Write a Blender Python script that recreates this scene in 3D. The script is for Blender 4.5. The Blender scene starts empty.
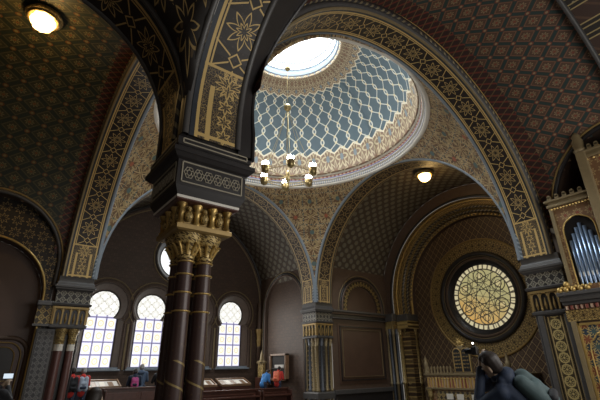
import bpy, math, random
from mathutils import Vector, Matrix
random.seed(7)
PI = math.pi
SC = bpy.context.scene
COL = SC.collection

# ------------------------------------------------------------------ camera (heights: 0 = eye level on the gallery)
f_px, pitch, roll, yaw = 400.4, math.radians(22.728), math.radians(0.886), math.radians(37.524)
CAM = Vector((-7.874, -10.649, 0.0))
fw = Vector((math.sin(yaw)*math.cos(pitch), math.cos(yaw)*math.cos(pitch), math.sin(pitch)))
rt0 = Vector((math.cos(yaw), -math.sin(yaw), 0)); up0 = rt0.cross(fw)
rt = rt0*math.cos(roll) - up0*math.sin(roll); up = rt0*math.sin(roll) + up0*math.cos(roll)
cd = bpy.data.cameras.new('camera'); co = bpy.data.objects.new('camera', cd); COL.objects.link(co)
cd.sensor_width = 36; cd.lens = f_px*36/600; cd.clip_start = 0.05; cd.clip_end = 200
m3 = Matrix((rt, up, -fw)).transposed()
co.matrix_world = Matrix.Translation(CAM) @ m3.to_4x4()
SC.camera = co

# ------------------------------------------------------------------ world, daylight and exposure
SC.view_settings.view_transform = 'Standard'; SC.view_settings.look = 'None'
SC.view_settings.gamma = 1; SC.view_settings.exposure = 0.12
SC.cycles.use_denoising = True
SC.cycles.max_bounces = 6; SC.cycles.diffuse_bounces = 4; SC.cycles.glossy_bounces = 3
SC.cycles.sample_clamp_indirect = 3.0
w = bpy.data.worlds.new('World'); SC.world = w; w.use_nodes = True
w.node_tree.nodes['Background'].inputs[0].default_value = (1.0, 0.93, 0.82, 1)
w.node_tree.nodes['Background'].inputs[1].default_value = 0.22

def area(name, loc, direction, sx, sy, power, color=(1.0, 0.97, 0.92), shape='RECTANGLE'):
    l = bpy.data.lights.new(name, 'AREA'); l.shape = shape; l.size = sx; l.size_y = sy
    l.energy = power; l.color = color
    o = bpy.data.objects.new(name, l); COL.objects.link(o); o.location = loc
    o.rotation_euler = Vector(direction).to_track_quat('-Z', 'Y').to_euler()
    return o
area('daylight_dome_lantern', (0, 0, 13.75), (0, 0, -1), 3.4, 3.4, 900, (0.88, 0.95, 1.0), 'DISK')
for k in range(4):
    area('daylight_north_window', ((k-1.5)*2.28, 10.22, 1.9), (0, -1, -0.12), 1.1, 3.0, 50)
    area('daylight_south_window', ((k-1.5)*2.28, -11.62, 1.9), (0, 1, 0.1), 1.1, 3.0, 70)
area('daylight_rose_window', (11.4, 0.05, 3.1), (-1, 0, 0), 2.6, 2.6, 22, (1.0, 0.85, 0.55), 'DISK')

# ------------------------------------------------------------------ shader expression helper
class X:
    """wraps a float socket so patterns can be written as arithmetic"""
    def __init__(s, nt, v): s.nt = nt; s.v = v
    def op(s, kind, *a):
        n = s.nt.nodes.new('ShaderNodeMath'); n.operation = kind
        for i, q in enumerate((s,)+a):
            q = q.v if isinstance(q, X) else q
            if isinstance(q, (int, float)): n.inputs[i].default_value = q
            else: s.nt.links.new(q, n.inputs[i])
        return X(s.nt, n.outputs[0])
    def __add__(s, o): return s.op('ADD', o)
    def __sub__(s, o): return s.op('SUBTRACT', o)
    def __mul__(s, o): return s.op('MULTIPLY', o)
    def __truediv__(s, o): return s.op('DIVIDE', o)
    def __radd__(s, o): return s.op('ADD', o)
    def __rmul__(s, o): return s.op('MULTIPLY', o)
    def __rsub__(s, o): return (s*-1)+o
    def sin(s): return s.op('SINE')
    def cos(s): return s.op('COSINE')
    def abs(s): return s.op('ABSOLUTE')
    def frac(s): return s.op('FRACT')
    def lt(s, o): return s.op('LESS_THAN', o)
    def gt(s, o): return s.op('GREATER_THAN', o)
    def min(s, o): return s.op('MINIMUM', o)
    def max(s, o): return s.op('MAXIMUM', o)
    def sqrt(s): return s.op('SQRT')
    def atan2(s, o): return s.op('ARCTAN2', o)
    def floor(s): return s.op('FLOOR')
    def tri(s): return ((s.frac()-0.5).abs())*2          # 1 at integers, 0 at halves
    def c(s): return s.frac()-0.5                          # centred cell coordinate

class Mat:
    def __init__(s, name):
        s.m = bpy.data.materials.new(name); s.m.use_nodes = True; s.nt = s.m.node_tree
        s.b = s.nt.nodes['Principled BSDF']
        s.tc = s.nt.nodes.new('ShaderNodeTexCoord')
    def uv(s, su=1., sv=1.):
        sp = s.nt.nodes.new('ShaderNodeSeparateXYZ'); s.nt.links.new(s.tc.outputs['UV'], sp.inputs[0])
        return X(s.nt, sp.outputs[0])*su, X(s.nt, sp.outputs[1])*sv
    def ob(s):
        sp = s.nt.nodes.new('ShaderNodeSeparateXYZ'); s.nt.links.new(s.tc.outputs['Object'], sp.inputs[0])
        return [X(s.nt, sp.outputs[i]) for i in range(3)]
    def noise(s, scale, src='Object', detail=3.):
        n = s.nt.nodes.new('ShaderNodeTexNoise'); n.inputs['Scale'].default_value = scale; n.inputs['Detail'].default_value = detail
        s.nt.links.new(s.tc.outputs[src], n.inputs['Vector']); return X(s.nt, n.outputs[0])
    def voro(s, scale, src='UV', out='Distance', feat='F1'):
        n = s.nt.nodes.new('ShaderNodeTexVoronoi'); n.feature = feat; n.inputs['Scale'].default_value = scale
        s.nt.links.new(s.tc.outputs[src], n.inputs['Vector']); return X(s.nt, n.outputs[out])
    def mix(s, fac, a, b):
        n = s.nt.nodes.new('ShaderNodeMix'); n.data_type = 'RGBA'
        s.put(fac, n.inputs[0]); s.put(a, n.inputs[6]); s.put(b, n.inputs[7]); return n.outputs[2]
    def put(s, v, sock):
        if isinstance(v, X): v = v.v
        if isinstance(v, (int, float)): sock.default_value = v
        elif isinstance(v, (tuple, list)): sock.default_value = tuple(v)+(1,)*(4-len(v))
        else: s.nt.links.new(v, sock)
    def done(s, col, rough=.6, metal=0., bump=None, bs=.3, bd=.02, emit=None, es=0.):
        s.put(col, s.b.inputs['Base Color']); s.put(rough, s.b.inputs['Roughness']); s.put(metal, s.b.inputs['Metallic'])
        if bump is not None:
            n = s.nt.nodes.new('ShaderNodeBump'); n.inputs['Strength'].default_value = bs; n.inputs['Distance'].default_value = bd
            s.put(bump, n.inputs['Height']); s.nt.links.new(n.outputs[0], s.b.inputs['Normal'])
        if emit is not None:
            s.put(emit, s.b.inputs['Emission Color']); s.put(es, s.b.inputs['Emission Strength'])
        return s.m

def plain(name, col, rough=.6, metal=0., var=.25, scale=6., emit=None, es=0.):
    m = Mat(name); n = m.noise(scale)
    dark = tuple(c*(1-var) for c in col); lite = tuple(min(1, c*(1+var)) for c in col)
    return m.done(m.mix(n, dark, lite), rough, metal, bump=n, bs=.08, emit=emit, es=es)

GOLD = (.60, .41, .14); DGOLD = (.34, .23, .085); INK = (.022, .016, .014)
def star(m, x, y, R, k, wd):
    """outline of a k-petalled rosette of radius R at the origin of x, y"""
    r = (x*x+y*y).sqrt(); t = y.atan2(x)
    r0 = ((t*(k/(2*PI))).tri()*.62+.38)*R
    return ((r-r0).abs()).lt(wd), r
def mor(*a):
    r = a[0]
    for q in a[1:]: r = r.max(q)
    return r

M = {}
def build_materials():
    # vault of green-grey lozenges with rosettes
    def vault(name, line, cell, ros, node, sc, dim=1.):
        m = Mat(name); u, v = m.uv(sc, sc)
        p, q = u+v*.82, u-v*.82
        px, qx = p.c(), q.c()
        line1 = (px.abs().max(qx.abs())).gt(.40)
        inner = (((px.abs().max(qx.abs()))-.34).abs()).lt(.022)
        s1, r = star(m, px, qx, .22, 8, .035)
        dot = r.lt(.075)
        px2, qx2 = (p+.5).c(), (q+.5).c()
        r2 = (px2*px2+qx2*qx2).sqrt(); nd = r2.lt(.075); nd2 = r2.lt(.14)
        n = m.noise(1.4)
        base = m.mix(n, cell, tuple(c*.7 for c in cell))
        c = m.mix(line1, base, line); c = m.mix(inner, c, tuple(x*1.9 for x in cell))
        c = m.mix(s1, c, ros); c = m.mix(dot, c, node); c = m.mix(nd2, c, tuple(x*.8 for x in node)); c = m.mix(nd, c, ros)
        return m.done(c, .55, 0, bump=mor(s1, nd), bs=.15)
    M['vault_green'] = vault('vault_green', (.020, .042, .038), (.115, .058, .034), (.30, .22, .12), (.22, .055, .03), 1.8)
    M['vault_olive'] = vault('vault_olive', (.022, .030, .020), (.050, .046, .022), (.19, .16, .07), (.17, .07, .02), 1.5)
    # vault of pale lozenges
    m = Mat('vault_pale'); u, v = m.uv(1.9, 1.9); p, q = u+v, u-v
    s1, r = star(m, p.c(), q.c(), .3, 8, .04); d = r*.9
    c = m.mix(d.lt(.33), (.075, .052, .036), (.15, .145, .12)); c = m.mix(s1, c, (.20, .17, .11)); c = m.mix(r.lt(.09), c, (.24, .19, .10))
    M['vault_pale'] = m.done(c, .6)
    # red border strip of the vaults
    m = Mat('red_border'); u, v = m.uv(4.2, 1.)
    z = ((u.c()*.5).abs()+v*.9)
    c = m.mix(((u+v*3.).c().abs()).lt(.13), (.04, .018, .014), (.16, .035, .022))
    c = m.mix(((u-v*3.).c().abs()).lt(.07), c, (.15, .10, .045)); c = m.mix(((v-.03).abs()).lt(.018), c, GOLD)
    M['red_border'] = m.done(c, .6)
    # arabesque of the pendentives
    m = Mat('pendentive'); u, v = m.uv(.62, .62)
    def net(uu, vv, R, k, wd):
        a, r = star(m, uu.c(), vv.c(), R, k, wd); return a, r
    a1, r1 = net(u, v, .44, 8, .022); a2, r2 = net(u+.5, v+.5, .40, 12, .020); a3, r3 = net(u, v, .26, 8, .02); a4, r4 = net(u*2, v*2, .35, 6, .04)
    l1 = (((u+v)*1.).c().abs()).lt(.02); l2 = (((u-v)*1.).c().abs()).lt(.02); l3 = ((u*2.).c().abs()).lt(.035); l4 = ((v*2.).c().abs()).lt(.035)
    n = m.noise(2.2); vd = m.voro(8.)
    c = m.mix(n, (.20, .10, .045), (.085, .065, .04)); c = m.mix(vd.lt(.13), c, (.30, .12, .05)); c = m.mix(vd.gt(.62), c, (.36, .27, .13))
    c = m.mix(mor(l3, l4), c, (.07, .10, .10)); c = m.mix(mor(a4, l1, l2), c, (.38, .26, .13)); c = m.mix(mor(a1, a2, a3), c, (.56, .42, .23))
    c = m.mix(r1.lt(.06), c, (.36, .10, .05)); c = m.mix(r2.lt(.07), c, (.09, .14, .14))
    M['pendentive'] = m.done(c, .5, .1, bump=mor(a1, a2, a3, a4), bs=.3)
    # dome: blue with interlaced white ogees, cream lace at both rims.  uv = azimuth/2pi, conformal height
    m = Mat('dome_shell'); u, v = m.uv(40., 5.0)
    w1 = (v*PI*2).sin()*.36
    f1 = (u-w1).c().abs(); f2 = (u+w1+.5).c().abs()
    lines = f1.min(f2); ln = lines.lt(.052)
    nodes = ((f1*f1+f2*f2)).lt(.014)
    c = m.mix(m.noise(1.2), (.075, .115, .14), (.115, .155, .175)); c = m.mix(((v*2+.5).c().abs().max((u).c().abs())).lt(.10), c, (.16, .20, .20))
    c = m.mix(ln, c, (.66, .66, .58)); c = m.mix(nodes, c, (.72, .62, .38))
    v7 = v/5.0
    spike = ((u*1.).c().abs())*.075
    low = (v7+spike).lt(.185); hi = (v7-spike).gt(.71)
    a, r = star(m, (u).c(), (v*.9).c(), .42, 6, .06); b, r2 = star(m, (u+.5).c(), (v*.9+.5).c(), .42, 8, .05)
    lace = m.mix(mor(a, b), (.24, .16, .105), (.54, .45, .29)); lace = m.mix(r.lt(.12), lace, (.20, .24, .26)); lace = m.mix(r2.lt(.14), lace, (.28, .17, .11))
    edge = mor(((v7+spike-.185).abs()).lt(.007), ((v7-spike-.71).abs()).lt(.007))
    c = m.mix(mor(low, hi), c, lace); c = m.mix(edge, c, (.75, .68, .52))
    M['dome'] = m.done(c, .55)
    # gold stars on ink band (u = metres from the nearest springing, v = metres across .95)
    def band(name, ground, gold, panel=True, P=.86, W=.95, stars=True):
        m = Mat(name); u, v = m.uv(); y = v-W/2; u = u-.46; xx = (u/P).c()*P
        a, r = star(m, xx, y, .27, 8, .017); a2, r2 = star(m, xx, y, .12, 8, .014)
        x2 = ((u/P)+.5).c()*P
        dm = (((x2.abs()+y.abs())-.10).abs()).lt(.015); dm2 = (((x2.abs()-y.abs()*.55)).abs()).lt(.013)*(y.abs().gt(.09))
        ring = (((y.abs())-.33).abs()).lt(.013)
        dots = m.voro(16.).lt(.2)
        line = mor(a, a2, dm, dm2, ring)*(y.abs().lt(.35))
        e = ((y.abs()-.385).abs()).lt(.022)
        c = m.mix(dots, ground, tuple(x*2.6 for x in ground)); c = m.mix(mor(line, e), c, gold)
        outer = y.abs().gt(.41); c = m.mix(outer, c, (.028, .034, .044)); 
        if panel:
            u = u+.46
            inp = u.lt(1.15); bars = ((y.abs()-.23).abs()).lt(.035)*(u.lt(.85)); border = mor(((u-1.13).abs()).lt(.02), ((u-.06).abs()).lt(.025))
            a5, r5 = star(m, (u/.24).c()*.24, y, .11, 6, .016); s6, r6 = star(m, u-.92, y, .2, 12, .02)
            vv = m.voro(26., feat='DISTANCE_TO_EDGE').lt(.03)
            pl = m.mix(vv, tuple(x*1.6+.01 for x in ground), tuple(x*.75 for x in gold)); pl = m.mix(mor(bars, a5*(y.abs().lt(.16)), border, s6*(u.gt(.72)), e), pl, gold)
            pl = m.mix(outer, pl, (.028, .034, .044)); c = m.mix(inp, c, pl); line = mor(line*(u.gt(1.15)), bars*inp)
        return m.done(c, .52, .08, bump=line, bs=.4)
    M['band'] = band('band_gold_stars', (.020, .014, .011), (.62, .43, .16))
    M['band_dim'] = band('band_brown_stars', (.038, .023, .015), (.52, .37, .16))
    # straps on arm side arches
    m = Mat('band_small'); u, v = m.uv(2.2, 2.2); a, r = star(m, u.c(), v.c(), .42, 8, .05)
    c = m.mix(a, (.06, .035, .02), DGOLD); c = m.mix(r.lt(.12), c, (.16, .05, .03)); M['band_small'] = m.done(c, .45, .1, bump=a, bs=.3)
    # leafy gold ornament
    m = Mat('gold_ornament'); u, v = m.uv(5., 5.); a, r = star(m, u.c(), v.c(), .42, 6, .09); b, r2 = star(m, (u+.5).c(), (v+.5).c(), .34, 8, .07)
    n = m.noise(9.); c = m.mix(mor(a, b), (.10, .065, .025), (.58, .42, .16)); c = m.mix(r.lt(.14), c, (.62, .46, .2))
    M['gold_orn'] = m.done(c, .4, .3, bump=mor(a, b), bs=.6, bd=.03)
    def orn(name, sc, g, l):
        m = Mat(name); u, v = m.uv(sc, sc); a, r = star(m, u.c(), v.c(), .44, 8, .06); b, r2 = star(m, (u+.5).c(), (v+.5).c(), .36, 6, .05); d = ((u+v).c().abs().min((u-v).c().abs())).lt(.03)
        c = m.mix(mor(a, b, d), g, l); c = m.mix(r.lt(.13), c, l); return m.done(c, .42, .25, bump=mor(a, b), bs=.6, bd=.03)
    M['orn_big'] = orn('gilt_rosettes', 3.1, (.055, .035, .018), (.50, .36, .14)); M['orn_mid'] = orn('gilt_florets', 4.2, (.06, .036, .018), (.52, .36, .13))
    m = Mat('gold_chain'); u, v = m.uv(1., 1.); x = (v/.30).c()*.30; a, r = star(m, x, u, .14, 8, .02); rr = ((r-.125).abs()).lt(.016)
    c = m.mix(m.voro(30.).lt(.3), (.055, .04, .02), (.15, .11, .045)); c = m.mix(mor(a, rr, r.lt(.03)), c, (.50, .39, .16)); c = m.mix((u.abs()-.17).abs().lt(.016), c, (.42, .31, .14))
    M['gold_chain'] = m.done(c, .45, .2, bump=mor(a, rr), bs=.5)
    # silver arabesque frieze
    def frieze(name, g, l, sc):
        m = Mat(name); u, v = m.uv(sc, sc); a, r = star(m, u.c(), v.c(), .42, 6, .05); b = (((u.c().abs()+v.c().abs())-.46).abs()).lt(.05)
        c = m.mix(mor(a, b), g, l); c = m.mix(r.lt(.1), c, l); return m.done(c, .45, .1, bump=mor(a, b), bs=.5)
    M['frieze'] = frieze('silver_frieze', (.028, .025, .025), (.30, .28, .22), 4.6)
    M['frieze_gold'] = frieze('gold_frieze', (.04, .028, .018), (.48, .34, .12), 4.6)
    m = Mat('sail_vault'); u, v = m.uv(2.4, 2.4); a, r = star(m, u.c(), v.c(), .42, 8, .035); c = m.mix(m.voro(9.).lt(.18), (.018, .014, .012), (.09, .06, .03)); c = m.mix(a, c, (.38, .26, .10)); M['sail'] = m.done(c, .45, .1)
    m = Mat('rib'); u, v = m.uv(); rg = mor((((u/.95).c().abs()-.10).abs()).lt(.018), (((u/.95).c().abs()-.24).abs()).lt(.018)); dt = m.voro(6.).lt(.2)*((u/.95).c().abs().lt(.24)); c = m.mix(((u*2+v*2).c().abs()).lt(.08), (.06, .032, .022), (.11, .06, .035)); c = m.mix((u/.95).c().abs().lt(.22), c, (.025, .02, .016)); c = m.mix(dt, c, (.3, .26, .16)); c = m.mix(rg, c, (.42, .32, .14)); M['rib'] = m.done(c, .45, .1)
    M['lattice_silver'] = frieze('silver_lattice', (.045, .042, .045), (.19, .185, .175), 6.)
    # walls: maroon tooled bricks
    def brick(name, c1, c2, mo, sc=1.):
        m = Mat(name); n = m.nt.nodes.new('ShaderNodeTexBrick'); m.nt.links.new(m.tc.outputs['UV'], n.inputs['Vector'])
        n.inputs['Scale'].default_value = 1.; n.inputs['Brick Width'].default_value = .36*sc; n.inputs['Row Height'].default_value = .17*sc; n.inputs['Mortar Size'].default_value = .012
        n.inputs['Color1'].default_value = c1+(1,); n.inputs['Color2'].default_value = c2+(1,); n.inputs['Mortar'].default_value = mo+(1,)
        u, v = m.uv(1/.18, 1/.17); a, r = star(m, u.c(), v.c(), .34, 8, .07)
        c = m.mix(a*.8, n.outputs[0], mo)
        return m.done(c, .55, 0, bump=X(m.nt, n.outputs['Fac']), bs=.3)
    M['wall'] = brick('maroon_brick', (.102, .062, .041), (.078, .047, .032), (.042, .026, .019))
    M['wall_diag'] = None
    m = Mat('maroon_lattice'); u, v = m.uv(2.8, 2.2); d = (u+v).c().abs().min((u-v).c().abs()).lt(.045); a, r = star(m, (u+v+.5).c(), (u-v+.5).c(), .25, 8, .05)
    c = m.mix(a, (.075, .042, .030), (.14, .10, .05)); c = m.mix(d, c, (.34, .25, .12)); M['wall_diag'] = m.done(c, .5, 0, bump=d, bs=.4)
    M['panel'] = plain('maroon_panel', (.098, .056, .038), .45, 0, .2, 2.)
    M['mould'] = plain('blue_grey_moulding', (.088, .084, .082), .42, .1, .2)
    M['mould_lt'] = plain('pale_blue_moulding', (.22, .26, .30), .4, 0, .15)
    M['mould_dk'] = plain('dark_moulding', (.030, .027, .027), .38, .1, .2)
    M['brown'] = plain('brown_stone', (.11, .072, .052), .5, 0, .2)
    M['gold'] = plain('gold', GOLD, .36, .55, .2); M['dgold'] = plain('dull_gold', DGOLD, .45, .4, .2)
    M['olive'] = plain('olive_gilt', (.25, .19, .10), .5, .2, .2)
    m = Mat('cable'); u, v = m.uv(1., 1.); s = ((u*5+v*4).c().abs()).lt(.2); M['cable'] = m.done(m.mix(s, (.05, .045, .045), (.27, .22, .13)), .4, .2, bump=s, bs=.6)
    m = Mat('cable_blue'); u, v = m.uv(1., 1.); s = ((u*7+v*4).c().abs()).lt(.2); M['cable_blue'] = m.done(m.mix(s, (.12, .15, .18), (.30, .34, .37)), .4, .1, bump=s, bs=.6)
    m = Mat('shaft'); u, v = m.uv(); low = (v.gt(0)*m.ob()[2].lt(.1)); a = (((u*1.6+v*4.).c()).abs()).lt(.045)*low; b = (((u*2.7).c()).abs()).lt(.03); dots = m.voro(20.).lt(.2)
    c = m.mix(m.noise(3.), (.050, .028, .026), (.075, .040, .034)); c = m.mix(dots, c, (.10, .06, .035)); c = m.mix(b, c, (.13, .09, .05)); c = m.mix(a, c, (.34, .25, .10)); M['shaft'] = m.done(c, .35, .1, bump=mor(a, b), bs=.4)
    M['shaft_red'] = plain('red_brown_shaft', (.13, .060, .052), .35, 0, .2); M['shaft_grey'] = plain('grey_shaft', (.11, .12, .14), .35, .1, .15)
    m = Mat('ring_stripes'); u, v = m.uv(1., 1.); z = m.ob()[2]; c = m.mix(((u*9).c().abs()).lt(.25), (.75, .70, .62), (.38, .42, .50)); M['ring_bead'] = m.done(c, .5)
    m = Mat('ring_red'); u, v = m.uv(); c = m.mix(((u*5).c().abs()).lt(.28), (.30, .09, .07), (.55, .40, .28)); M['ring_red'] = m.done(c, .5)
    M['cream'] = plain('cream_plaster', (.78, .74, .66), .55, 0, .1); M['indigo'] = plain('indigo_stripe', (.09, .10, .20), .5, 0, .1)
    M['inlay'] = plain('dull_cream_inlay', (.36, .32, .24), .5, 0, .15)
    M['wood'] = plain('dark_red_wood', (.085, .032, .022), .35, 0, .35, 9.); M['wood_lt'] = plain('brown_wood', (.21, .12, .065), .4, 0, .3, 9.)
    M['floor'] = plain('stone_floor', (.10, .085, .075), .4, 0, .25, 3.)
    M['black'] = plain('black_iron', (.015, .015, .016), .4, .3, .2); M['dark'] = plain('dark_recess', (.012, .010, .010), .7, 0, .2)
    M['brass'] = plain('brass', (.42, .33, .16), .3, .8, .15)
    M['steel'] = plain('pipe_metal', (.30, .40, .56), .28, .75, .1)
    M['paper'] = plain('exhibit_paper', (.62, .60, .56), .6, 0, .2, 14.)
    m = Mat('clear_glass'); m.b.inputs['Transmission Weight'].default_value = .9; M['glass'] = m.done((.8, .85, .88), .05)
    # leaded window, uv in metres with the window centre line u=0
    m = Mat('leaded_window'); u, v = m.uv(); cols = (u/.46)+.5; rows = (v/.56)
    bx = (cols.c().abs()); by = (rows.c().abs()); border = mor(bx.gt(.40), by.gt(.415)); rr = ((bx*bx*.9+by*by).sqrt())
    ringl = ((rr-.22).abs()).lt(.05); lead = mor(bx.gt(.475), by.gt(.48))
    c = m.mix(ringl, (.96, .96, .90), (.78, .66, .38)); c = m.mix(rr.lt(.08), c, (.95, .86, .60)); c = m.mix(border, c, (.42, .40, .68)); c = m.mix(lead, c, (.05, .05, .07))
    top = v.gt(2.35); a, r = star(m, (u/.46).c(), (v/.46).c(), .44, 8, .035); g1 = (((u+v)/.46).c().abs()).lt(.028); g2 = (((u-v)/.46).c().abs()).lt(.028)
    tc_ = m.mix(mor(a, g1, g2), (.97, .97, .92), (.42, .40, .34)); c = m.mix(top, c, tc_)
    M['win'] = m.done((.3, .3, .3), .2, 0, emit=c, es=1.0)
    m = Mat('oculus_glass'); u, v = m.uv(); t = v.atan2(u); r = (u*u+v*v).sqrt(); ln = mor(((t*(12/(2*PI))).c().abs()*r).lt(.02), ((r-1.15).abs()).lt(.03)); m2 = m.mix(ln, (1., 1., 1.), (.80, .86, .92)); M['oculus'] = m.done((.5, .5, .5), .2, 0, emit=m2, es=2.6)
    # rose window: twelve-fold tracery, uv = metres about its centre
    m = Mat('rose_glass'); u, v = m.uv(); r = (u*u+v*v).sqrt(); t = v.atan2(u)
    ring0 = ((r-1.36).abs()).lt(.03)
    lines = ring0
    for k in range(3):
        a_ = k*PI/3+PI/12
        d = (u*math.cos(a_)+v*math.sin(a_)).abs(); lines = mor(lines, (d-.34).abs().lt(.020), (d-.86).abs().lt(.020)*r.lt(1.36), (d-.60).abs().lt(.012)*r.lt(1.0))
        a_ = k*PI/3+PI/12+PI/6
        d = (u*math.cos(a_)+v*math.sin(a_)).abs(); lines = mor(lines, (d-.34).abs().lt(.016)*r.lt(1.1), d.lt(.012))
    ts = (t/(PI/3)).c()*(PI/3); cx_ = r*ts.cos()-1.02; cy_ = r*ts.sin(); rl = (cx_*cx_+cy_*cy_).sqrt(); lines = mor(lines, ((rl-.33).abs()).lt(.025), ((rl-.17).abs()).lt(.018))
    n = m.noise(2.4, 'UV'); ny = m.noise(5., 'UV')
    c = m.mix(n, (.74, .61, .24), (.50, .50, .27)); c = m.mix(rl.lt(.15), c, (.85, .72, .36)); am = ((v*-.55)+(u*.25)+(n*1.2)-.45).max(0.).min(1.); c = m.mix(am, c, (.90, .50, .12)); c = m.mix(ny, m.mix(.35, c, (.2, .18, .1)), c)
    rimp = (r.gt(1.39)); bead = ((t*(36/(2*PI))).c().abs()).lt(.36); c = m.mix(rimp, c, (.80, .70, .42)); c = m.mix(rimp*(bead*-1+1), c, (.10, .08, .05))
    c = m.mix(lines, c, (.035, .03, .02)); M['rose'] = m.done((.1, .1, .1), .3, 0, emit=c, es=.66)
    m = Mat('round_glass'); u, v = m.uv(); a, r = star(m, u*1., v*1., .62, 8, .03); M['round'] = m.done((.3,)*3, .2, 0, emit=m.mix(a, (.93, .95, .95), (.45, .46, .44)), es=1.1)
    M['bulb'] = plain('lit_bulb', (.9, .9, .9), .3, 0, 0, 1, emit=(1., .98, .93), es=22.)
    M['lampglass'] = plain('warm_lamp_glass', (.9, .8, .5), .3, 0, 0, 1, emit=(1., .66, .22), es=9.)
    # painted panels with blue ground by the organ
    m = Mat('painted_panel'); u, v = m.uv(2.6, 2.6); a, r = star(m, u.c(), v.c(), .42, 6, .045); b, r2 = star(m, (u+.5).c(), (v+.5).c(), .4, 8, .045)
    c = m.mix(r.lt(.3), (.035, .055, .08), (.24, .08, .04)); c = m.mix(r2.lt(.2), c, (.06, .10, .10)); c = m.mix(mor(a, b), c, (.52, .39, .15)); M['painted'] = m.done(c, .45, .1, bump=mor(a, b), bs=.3)
    m = Mat('organ_case'); u, v = m.uv(3.2, 3.2); a, r = star(m, u.c(), v.c(), .40, 8, .06); c = m.mix(a, (.20, .105, .05), (.42, .30, .14)); c = m.mix(r.lt(.13), c, (.26, .07, .04)); M['organ'] = m.done(c, .5, .1, bump=a, bs=.3)
build_materials()


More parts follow.
